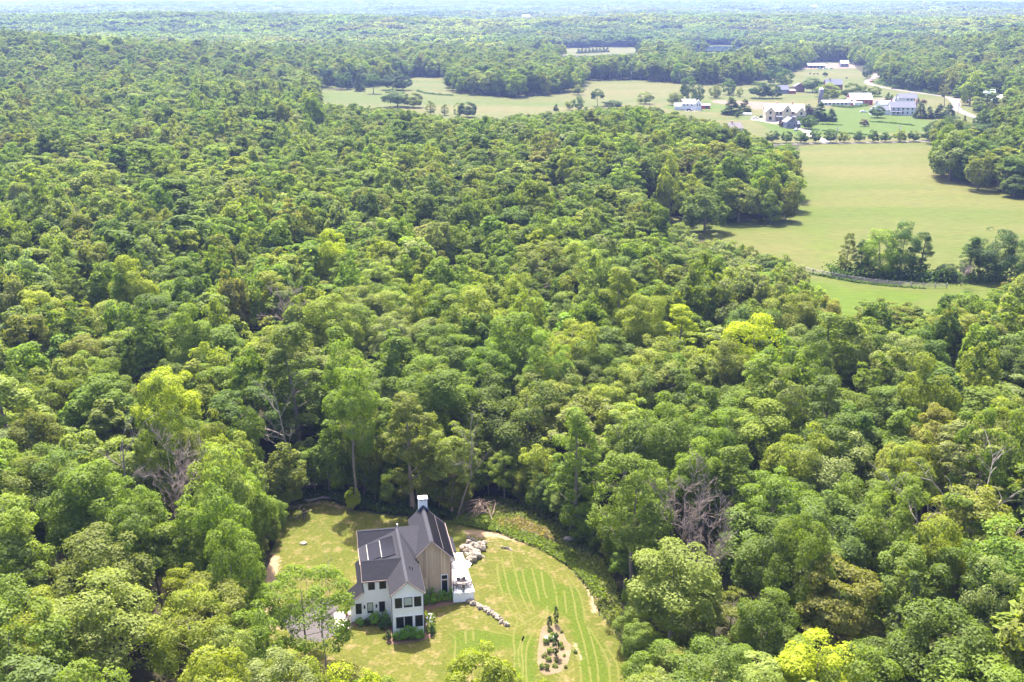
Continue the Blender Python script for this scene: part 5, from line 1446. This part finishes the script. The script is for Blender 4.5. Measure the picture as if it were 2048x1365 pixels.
t = building(1712, 127.5, 0, 'white_gable_house', 'narrow white gabled house at the wood edge by the far road', 'house')
gable(t, -2.5, 2.5, 0, 6, 4, 3, 'y', V_WHITE, R_PALE); win(t, -.6, 2, 1.2, 1.4, 0)
t = building(1977, 197, -10, 'red_house', 'red house with pale green roof at the right wood edge', 'house')
gable(t, -5.5, 5, 0, 9, 3.6, 3.0, 'x', V_RED, R_GREEN); gable(t, -3, 1.5, -2, 5, 4.2, 2.0, 'y', V_WHITE, R_GREEN, 'dormer_'); win(t, -1.5, 2, 1.4, 1.4, -2)
for px, py, lab, wd, mt in ((1993, 199.5, 'pale green roofed tent shed beside the red house', 6, R_GREEN), (2000, 203, 'white tent shed nearest the red house', 5, V_TENT)):
    t = building(px, py, -8, 'tent_shed', lab, 'tent'); gable(t, -wd, wd, 0, 7, 2.0, 1.6, 'x', V_TENT, mt)
t = building(2036, 233, -25, 'house', 'grey roofed house among trees at the right edge of the photo', 'house')
gable(t, -5, 5, 0, 8, 3, 2.4, 'x', V_WHITE, R_GREY); win(t, -3, 1, 1.2, 1.4, 0)
x, y, _ = un(1352, 115); t = building(1320, 112, 0, 'barn', 'small pink roofed barn at the edge of the far belt of trees', 'barn')
gable(t, -6, 6, 0, 9, 3, 3, 'x', V_WHITE, R_BROWN); win(t, -2, 1, 1.4, 1.4, 0)
def far_building(px, py, d, name, label, wd):
    k = (px-1024)/FPX; x = k*(d*cp+30*sp); b = (py-682.5)/FPX
    ang = math.atan(b)+PITCH; zt = CAM_H-d*math.tan(ang)
    t = empty(name, (x, d, min(zt-6, 84)), 0, label, 'house'); gable(t, -wd, wd, 0, 12, 5, 4, 'x', V_WHITE, R_PALE, zb_=-22); win(t, -2, 2, 2, 2, 0)
far_building(1628, 12, 4700, 'white_house', 'tiny white building on the hazy skyline ridge', 12)
far_building(1052, 33, 2700, 'white_house', 'tiny pale building among the hazy far woods', 9)

# power poles and wires
M_PPOLE = mat('grey_pole', (.34,.30,.27), .9)
def power_pole(px, py, h, label):
    q = un(px, py); t = empty('utility_pole', (q[0], q[1], 0), 0, label, 'utility pole', 'utility poles in the valley')
    m = MB(); m.bar((0,0,-.2),(0,0,h),.17,.11,8); m.build('post', M_PPOLE, t)
    one(t, 'crossarm', M_PPOLE, (-1.2, 1.2, -.07, .07, h-.9, h-.75))
    m = MB(); m.lathe([(.22,h-2.4),(.3,h-2.3),(.3,h-1.3),(.2,h-1.2)], 8, (.32, 0)); m.build('transformer', V_WHITE, t)
    return Vector((q[0], q[1], h-.7))
pa = power_pole(1357, 168, 10, 'utility pole before the long dark belt of trees, left of two'); pb = power_pole(1438, 172, 10, 'utility pole before the long dark belt of trees, right of two')
power_pole(1672, 288, 9, 'utility pole in the row of round trees, nearer the mansion'); power_pole(1797, 285, 9, 'utility pole in the row of round trees, nearer the hedge trees'); power_pole(1262, 165, 10, 'utility pole at the right end of the dark round woodlot')
power_pole(1915, 233, 9, 'utility pole where the country road bends by the conifers')
def wire(a, b, label):
    m = MB(); P = [a.lerp(b, t)-Vector((0,0,1.2*4*t*(1-t))) for t in np.linspace(0, 1, 9)]; m.path(P, [.03]*9, 4); tag(m.build('power_line', M_BLACK), label, 'cable')
wire(pa, pb, 'thin cable slung between the two poles before the tree belt')

# vehicles
def car(px, py, rz, col, label, van=False):
    q = un(px, py); t = empty('parked_car', (q[0], q[1], .05), R_(rz), label, 'car', 'cars in the valley')
    pm = mat('car_paint', col, .3, 0, 1, 0, .5); L_ = 2.2; hh = 1.9 if van else 1.45
    m = MB(); m.prism([(-L_,.35),(L_,.35),(L_+.02,.7),(L_-.15,.9),(1.0,.98),(-L_+.1,.98),(-L_,.8)], 'y', -.88, .88); m.build('body', pm, t)
    m = MB(); m.prism([(-1.7,.985),(1.05,.985),(.45,hh-.05),(-1.3,hh-.05)], 'y', -.78, .78); c = m.build('cabin', M_GLASS, t)
    one(t, 'roof', pm, (-1.3, .45, -.76, .76, hh-.045, hh+.02))
    for x in (-1.35, 1.35):
        for y in (-.9, .7): m = MB(); m.bar((x,y,.32),(x,y+.2,.32),.33,None,12); m.build('wheel', M_BLACK, t)
car(1378, 222.5, 5, (.02,.02,.03), 'dark car parked by the white house with the red shed'); car(1389, 221.5, 0, (.7,.7,.72), 'white car parked beside the dark car by the white house')
car(1510, 238, 20, (.75,.75,.75), 'white car in the court left of the cream mansion'); car(1525, 236, 0, (.04,.04,.06), 'dark car in the court left of the cream mansion')
car(1592, 262, 60, (.6,.6,.62), 'pale car beside the grey cottage'); car(1743, 165, 30, (.5,.03,.03), 'red car driving on the country road'); car(1788, 178.5, -12, (.03,.03,.04), 'black car driving on the country road')
car(1640, 139, 0, (.3,.35,.45), 'blue grey car before the long white shed'); car(1651, 138.5, 0, (.7,.7,.72), 'white car before the long white shed, left of two'); car(1662, 138.5, 5, (.65,.65,.68), 'white car before the long white shed, right of two'); car(1727, 225.5, 0, (.7,.72,.75), 'pale car on the lawn left of the round tree by the white house')
q = un(1494, 231); t = empty('garden_shed', (q[0], q[1], 0), 0, 'tiny white pavilion beside the big conifers', 'pavilion'); gable(t, -3, 3, 0, 3, .9, .6, 'x', V_WHITE, R_PALE)

# cattle in the far pasture
def cow(px, py, rz, col, label):
    q = un(px, py); t = empty('cow', (q[0], q[1], 0), R_(rz), label, 'cow', 'cattle in the far pasture')
    me = bpy.data.meshes.new('body')
    J = [((-.8,0,1.05),.3),((0,0,1.0),.38),((.65,0,1.08),.36),((1.0,0,1.2),.2),((1.35,0,1.1),.15),((1.6,0,.95),.1),((-.78,.2,.55),.12),((-.85,.2,.0),.07),((-.78,-.2,.55),.12),((-.85,-.2,.0),.07),((.62,.2,.5),.11),((.62,.2,.0),.07),((.62,-.2,.5),.11),((.62,-.2,.0),.07)]
    me.from_pydata([j[0] for j in J], [(0,1),(1,2),(2,3),(3,4),(4,5),(0,6),(6,7),(0,8),(8,9),(2,10),(10,11),(2,12),(12,13)], [])
    o = link('body', me, t); o.modifiers.new('skin', 'SKIN')
    for i, j in enumerate(J): me.skin_vertices[0].data[i].radius = (j[1], j[1]); me.skin_vertices[0].data[i].use_root = (i == 1)
    me.materials.append(mat('cow_hide', col, .9))
for i, (px, py) in enumerate(((1655,167),(1661,166.3),(1668,166),(1674,166.8),(1680,165.6))):
    cow(px, py, rng.uniform(0, 360), (.14,.05,.025), 'brown cow grazing in the far pasture above the silo trees')
for px, py, lab in ((1620,149,'dark cow standing alone left in the far pasture'),(1628,150,'dark cow beside the lone dark cow'),(1635,149.5,'dark cow grazing near the small pasture bush'),(1693,158,'dark cow near the road side of the pasture')): cow(px, py, 30, (.03,.025,.025), lab)

# ------------------------------------------------------------------ single trees of the fields and the village
DKG, MDG = (.060,.098,.030), (.085,.135,.034)
def lone(px, py, hpx, wpx, kind, col, label, name='field_tree', grp=None):
    x, y, H, Rw = by_foot(px, py, hpx, wpx)
    kind = {'oak': 'full', 'maple': 'full', 'plume': 'full'}.get(kind, kind) if px not in (646, 747, 1195) else kind
    return tree(kind, x, y, H, Rw*1.1, vary(col, .06), name, label, grp, 'tree', z=0)
ROW = 'row of round trees along the lane'
words = ['first', 'second', 'third', 'fourth', 'fifth', 'sixth', 'seventh', 'eighth', 'ninth', 'tenth', 'eleventh', 'last']
for i, px in enumerate((1544,1573,1601,1630,1660,1688,1718,1746,1771,1799,1827,1854)):
    pale = i in (5, 9)
    lone(px, 287-.012*(px-1544)-(0 if i < 11 else 2), 25+rng.uniform(-3,3)-(4 if i in (2,5,8) else 0), 22+rng.uniform(-2,3), 'round', MDG if not pale else GREEN['pale green'], f'{"pale" if pale else "dark"} round tree along the lane, {words[i]} of the row from the left', 'street_tree', ROW)
for a in (
 (646,176,46,32,'oak',DKG,'trunked dark tree at the left corner of the middle meadow'),(682,180,36,24,'oak',MDG,'tree left of two paler trees at the middle meadow edge'),(695,179,34,20,'maple',DKG,'narrow tree right beside the left meadow trees'),(720,183,38,22,'conifer',GREEN['blue green'],'conical tree in the left middle meadow'),(747,188,40,26,'maple',MDG,'bright standing tree with long shadow in the left middle meadow'),
 (785,180,30,40,'round',DKG,'dark clump tree at the left end of the valley wood'),(806,181,32,34,'round',DKG,'dark round tree where the wood meets the middle meadow'),(795,214,34,50,'round',MDG,'wide low tree rising over the near wood edge'),(826,216,32,40,'round',GREEN['olive green'],'olive round tree beside the wide low tree'),(861,231,30,20,'slender',GREEN['sage green'],'grey green upright tree before the middle meadow'),(890,231,22,15,'slender',GREEN['sage green'],'smaller grey green upright tree before the middle meadow'),
 (920,234,30,22,'plume',GREEN['sage green'],'pale half of the tree pair in the middle meadow'),(934,235,32,34,'round',DKG,'dark round tree of the pair in the middle meadow'),(1157,190,21,21,'round',GREEN['sage green'],'pale tree below the dark round woodlot'),(1140,220,22,16,'maple',GREEN['pale green'],'slim pale tree in the middle meadow'),(1158,220,28,20,'maple',MDG,'green tree beside the slim pale tree'),(1195,213,34,24,'oak',DKG,'dark tall tree standing alone in the meadow'),
 (1112,222,14,11,'conifer',DKG,'tiny dark conifer in the meadow'),(1225,213,11,36,'round',DKG,'low wide dark bush in the meadow'),(1291,208,24,28,'plume',GREEN['sage green'],'grey willowy tree left of the white house meadow'),(1350,211,29,31,'plume',GREEN['sage green'],'grey drooping tree left behind the white house'),(1376,203,50,28,'maple',MDG,'tall tree behind the white house'),(1398,207,38,22,'maple',DKG,'second tall tree behind the white house'),
 (1430,196,26,24,'oak',GREEN['olive green'],'olive tree right of the tall pair'),(1458,190,32,26,'oak',MDG,'tree with thin crown behind the big conifers'),(1479,194,19,14,'plume',GREEN['sage green'],'small grey tree behind the big conifers'),(1520,197,32,38,'round',DKG,'big dark round tree in the valley'),(1545,197,28,34,'round',DKG,'dark round tree joined to the big dark one'),(1568,175,36,32,'oak',MDG,'leafy tree at the right end of the tree belt'),(1548,170,40,34,'oak',DKG,'dark tree at the right end of the tree belt'),
 (1462,230,38,38,'conifer',GREEN['dark green'],'big dark conifer between the houses, left of two'),(1488,227,30,30,'conifer',GREEN['dark green'],'dark conifer beside the biggest conifer'),(1473,236,12,10,'round',MDG,'small bush at the foot of the big conifers'),(1625,185,30,37,'round',MDG,'round tree right of the red brown house'),(1655,200,32,46,'round',GREEN['pale green'],'wide pale tree behind the silo'),(1640,194,24,24,'round',MDG,'tree between silo and round tree'),
 (1703,198,31,36,'round',GREEN['blue green'],'blue dark tree behind the red barn'),(1728,194,23,20,'maple',GREEN['blue green'],'dark tree right behind the red barn'),(1750,193,20,24,'round',GREEN['pale green'],'pale tree right of the red barn'),(1615,234,26,24,'conifer',DKG,'conifer right of the cream mansion'),(1640,242,40,30,'conifer',DKG,'tall conifer below the silo'),(1662,243,27,22,'conifer',DKG,'shorter conifer right of the tall conifer below the silo'),
 (1622,236,23,24,'round',(.045,.03,.055),'dark purple tree beside the cream mansion'),(1565,254,13,15,'round',(.12,.03,.04),'dark red shrub tree before the mansion'),(1617,258,28,34,'round',MDG,'round green tree right of the grey cottage'),(1600,250,16,18,'round',MDG,'small tree between cottage and mansion'),(1754,236,25,31,'round',MDG,'round tree left of the joined white house'),(1728,253,14,17,'round',(.10,.06,.06),'small purple brown tree alone on the lawn'),
 (1840,237,34,22,'conifer',DKG,'conifer against the right end of the white house'),(1858,238,26,20,'conifer',DKG,'second conifer right of the white house'),(1878,237,30,24,'conifer',DKG,'third conifer right of the white house'),(1897,236,30,24,'conifer',DKG,'fourth conifer right of the white house'),(1888,214,46,26,'sparse',GREEN['brownish green'],'scraggly tan pine above the row of conifers'),(1775,205,21,12,'conifer',DKG,'dark conifer right of the barn yard'),(1783,203,14,9,'conifer',DKG,'small conifer right of the barn yard'),
 (1834,207,13,11,'conifer',DKG,'small dark conifer behind the white house'),(1847,208,9,11,'round',(.13,.06,.05),'reddish small tree behind the white house'),(1733,158,29,21,'oak',DKG,'lone dark tree beside the road bend'),(1650,153,9,10,'round',DKG,'small bush alone in the far pasture'),
 (1870,288,46,40,'oak',DKG,'dark hedge tree at the right end of the lane'),(1898,287,54,54,'oak',DKG,'biggest dark hedge tree beyond the hay field'),(1920,280,40,40,'plume',GREEN['olive green'],'olive hedge tree behind the biggest hedge tree'),(1945,290,42,44,'oak',MDG,'green hedge tree right of the biggest one'),(1975,288,40,42,'oak',DKG,'dark hedge tree nearest the side road'),(1955,252,18,20,'oak',DKG,'dark small tree by the road bend'),(1972,250,16,14,'conifer',DKG,'dark conical tree by the road bend'),
 (1928,251,22,10,'conifer',GREEN['brownish green'],'thin brown conifer behind the hedge trees'),
 # hedgerow of the hay field
 (1689,548,82,26,'slender',GREEN['olive green'],'thin half bare tree at the left end of the hedgerow'),(1720,551,74,28,'slender',MDG,'dark slim tree second in the hedgerow'),(1759,552,92,66,'oak',GREEN['fresh green'],'full bright tree in the middle of the hedgerow'),(1797,551,106,60,'plume',MDG,'tallest tree of the hedgerow'),(1838,550,88,40,'slender',MDG,'slim tree at the right end of the hedgerow clump'),(1890,561,32,40,'round',DKG,'low dark shrub tree in the gap of the hedgerow'),
 (1935,560,86,36,'slender',MDG,'slim tree left in the right hedgerow clump'),(1990,562,108,84,'oak',DKG,'broad dark tree in the right hedgerow clump'),(2040,560,80,50,'oak',MDG,'tree cut by the right edge in the hedgerow')):
    lone(*a)
for i in range(9):
    lone(1157+i*7.2, 107.5-.35*i, 11, 8, 'conifer', GREEN['blue green'], f'small dark conifer in the far meadow plantation, {words[i]} of nine from the left', 'conifer_tree', 'row of conifers in the far meadow')
# right hand valley trees below the wooded hill
for i, (px, py, h_, w_, c, nm) in enumerate(((1935,206,26,26,'brownish green','brown'),(1918,190,30,24,'pale green','pale'),(1938,192,24,30,'sage green','grey'),(1958,222,30,30,'pale green','pale'),(1978,226,34,34,'sage green','grey'),(2002,232,34,34,'pale green','pale'),(2030,228,38,36,'pale green','pale'),(1990,246,28,30,'mid green','green'),(2018,250,26,30,'olive green','olive'),(2042,246,36,32,'mid green','green'),(2045,272,30,34,'dark green','dark'),(2025,275,34,26,'blue green','blue green'))):
    lone(px, py, h_, w_, 'round' if i % 3 else 'plume', GREEN[c], f'{nm} tree {"left of" if px < 1975 else "below" if py > 225 else "beside"} the tents, {words[i] if i < 11 else "twelfth"} of the trees by the road')
# hedges and flower strips in the valley lawns
def hedge(pts, wd, h, label, seed):
    g = np.random.default_rng(seed); W = smooth_line([un2(*q) for q in pts], 8); n = int(min(9000, 260+np.hypot(*np.diff(W, axis=0).T).sum()*(wd*3+h*5)*2.2))
    i = g.random(n)*(len(W)-1); j = i.astype(int); P = W[j]+(W[j+1]-W[j])*(i-j)[:,None]+g.normal(size=(n,2))*wd*.3
    C = np.column_stack([P, g.random(n)**1.4*h*(.65+.35*np.sin(P[:,0]*.5)*np.sin(P[:,1]*.4+1))]); nr = unit(n, g)+np.array([0,0,.6]); nr /= np.linalg.norm(nr, axis=1, keepdims=True); t = np.cross(nr, unit(n,g)); t /= np.linalg.norm(t, axis=1, keepdims=True); b = np.cross(nr, t); s = .4
    V = np.stack([C-t*s, C-b*s*.6, C+t*s, C+b*s*.6], 1).reshape(-1,3)
    o = link('hedge', mesh_np('hedge', V, np.arange(4*n).reshape(n,4), {'v': ('FLOAT', np.repeat(g.random(n),4))}, LEAF)); o.color = (*DKG, 1); tag(o, label, 'hedge')
hedge([(1740,244),(1780,247),(1828,252)], 1.5, 1.0, 'low dark hedge line right of the purple brown tree', 1); hedge([(1640,249.5),(1665,250.5),(1684,251)], 1.2, .9, 'low broken hedge line below the tall conifer', 2)
hedge([(1665,213),(1700,216),(1735,212)], 3.0, 1.8, 'scrubby hedge before the long pale shed', 3); hedge([(1645,262),(1700,268),(1760,273),(1850,276)], .8, .7, 'thin dark ditch hedge behind the row of round trees', 4); hedge([(835,183),(850,187),(875,190),(905,192)], 2.5, 1.6, 'scrubby hedge in the middle meadow left of the round woodlot', 5)
hedge([(1755,166),(1790,175),(1840,183),(1880,190)], 7, 3.5, 'pale scrub along the upper side of the country road', 6)

# rail fence between hay field and lower field
t = None
W = smooth_line([un2(*q) for q in ((1568,538),(1600,541),(1640,550),(1700,561),(1760,569),(1850,576),(1900,577))], 8)
d = np.r_[0, np.cumsum(np.hypot(*np.diff(W, axis=0).T))]
S = np.arange(0, d[-1], 3.0); X = np.interp(S, d, W[:,0]); Y = np.interp(S, d, W[:,1])
M_FENCE = mat('grey_fence_wood', (.33,.29,.27), .9, .2, 3)
t = empty('rail_fence', (X[0], Y[0], 0), 0, 'grey post and rail fence along the near side of the hay field', 'fence')
for i in range(len(S)):
    one(t, 'post', M_FENCE, (X[i]-X[0]-.09, X[i]-X[0]+.09, Y[i]-Y[0]-.09, Y[i]-Y[0]+.09, -.1, 1.35))
    if i+1 < len(S):
        for z in (.45, .8, 1.15):
            m = MB(); m.bar((X[i]-X[0], Y[i]-Y[0], z), (X[i+1]-X[0], Y[i+1]-Y[0], z), .07, None, 5); m.build('rail', M_FENCE, t)
hedge([(1575,541),(1640,552),(1700,563),(1760,571),(1850,578)], 1.0, .55, 'rough grass and brambles along the foot of the rail fence', 8)
hedge([(1668,549),(1720,554),(1800,556),(1860,560),(1950,562),(2048,562)], 7, 4.5, 'dark bramble understorey of the hedgerow', 9)
# pale thicket of shrubs at the corner of the hay field
SW = np.array([un2(*q) for q in SCRUB]); g = np.random.default_rng(4); n = 0; used = []
for _ in range(6000):
    q = g.uniform(SW.min(0), SW.max(0))
    if not inpoly(q[:1], q[1:], [tuple(a) for a in SW])[0]: continue
    if any(math.hypot(q[0]-a, q[1]-b) < 4.3 for a, b in used): continue
    used.append(tuple(q))
used.sort(key=lambda q: q[1])
used = [q for q in used if inpoly(*pr(np.array([[q[0], q[1], 5.0]])), [(1275,425),(1320,436),(1400,461),(1480,481),(1560,506),(1616,530),(1600,600),(1250,600)])[0]]
for i, (x, y) in enumerate(used[:150]):
    c = ['sage green','sage green','pale green','olive green','blue green','mid green'][int(g.integers(6))]
    hh = float(g.uniform(3.0,5.4)); pxs = pr(np.array([[x, y, 0.0]]))[0][0]; ends = 'at the woodlot end' if pxs < 1400 else 'at the fence end' if pxs > 1510 else 'in the middle'
    tree('bush', x, y, hh, float(g.uniform(2.4,3.6)), vary(GREEN[c], .1), 'shrub', f'{"tall" if hh > 4.2 else "low"} {c} shrub {ends} of the pale thicket', 'shrubs of the pale thicket', 'shrub', z=0)

# ------------------------------------------------------------------ saplings and undergrowth trees along the lawn's wooded edge
EDGEPTS = [(560,1012),(583,1002),(606,992),(632,988),(660,988),(690,990),(725,1000),(752,1010),(780,1018),(806,1014),(850,1018),(878,1026),(900,1024),(930,1004),(975,996),(1010,1004),(1045,1012),(1080,1030),(1110,1044),(1140,1068),(1172,1094),(1196,1110),(1222,1140),(1245,1180),(1262,1230),(1270,1270),(1284,1310),
 (552,1030),(546,1062),(536,1092),(524,1120),(514,1150),(508,1185),(506,1220),(510,1255),(520,1290),(535,1320),(610,980),(680,975),(740,985),(800,990),(860,1000),(1000,985),(1060,1000),(1120,1030),(1180,1075),(1230,1120),(1275,1180)]
SIDE = ['at the left lawn edge', 'beyond the far lawn edge', 'behind the weedy strip', 'at the right lawn edge']
for i, (px, py) in enumerate(EDGEPTS):
    sd_ = 0 if px < 560 else 1 if px < 900 else 2 if px < 1160 else 3
    q = un2(px+rng.uniform(-4,4), py-4)
    c = ['mid green','fresh green','dark green','olive green'][int(rng.integers(4))]; H = rng.uniform(3.5, 8.0); H = H*.7 if sd_ == 0 else H
    sz = 'tall' if H > 6 else 'middling' if H > 4.5 else 'low'
    tree(['full','round','layered','plume'][i % 4], *q, H, H*rng.uniform(.28,.42), vary(GREEN[c], .08), 'sapling', f'{sz} {c} leafy sapling {SIDE[sd_]}', 'saplings along the edge of the lawn', 'sapling')

# ------------------------------------------------------------------ haze: one closed box of thin air round everything
HZ = MB(); HZ.box(-7000, 7000, -400, 9900, -1.6, 96)
hm = bpy.data.materials.new('haze'); hm.use_nodes = True
hn = hm.node_tree
hn.nodes.remove(hn.nodes['Principled BSDF'])
pv = hn.nodes.new('ShaderNodeVolumePrincipled')
pv.inputs['Color'].default_value = (0.37, 0.50, 1.0, 1)
pv.inputs['Density'].default_value = 0.00009
pv.inputs['Anisotropy'].default_value = 0.2
hn.links.new(pv.outputs[0], hn.nodes['Material Output'].inputs['Volume'])
hm.cycles.homogeneous_volume = True
hz = HZ.build('haze', hm)
tag(hz, 'thin summer haze over the valley', None, None, 'stuff')

# labels that would repeat: say which one by height or by order
dups = {}
for o in scn.objects:
    if o.get('group') in ('trees of the wood round the farmhouse', 'saplings along the edge of the lawn'): dups.setdefault(o['label'], []).append(o)
for lb, os_ in dups.items():
    if len(os_) == 2:
        os_.sort(key=lambda o: o.scale.z)
        for o, wd in zip(os_, ('shorter', 'taller')): o['label'] = f'{wd} of two: {lb}'
    elif len(os_) > 2:
        os_.sort(key=lambda o: o.location.x/max(o.location.y, 1))
        for i, o in enumerate(os_): o['label'] = f'{words[i]} from left: {lb}'
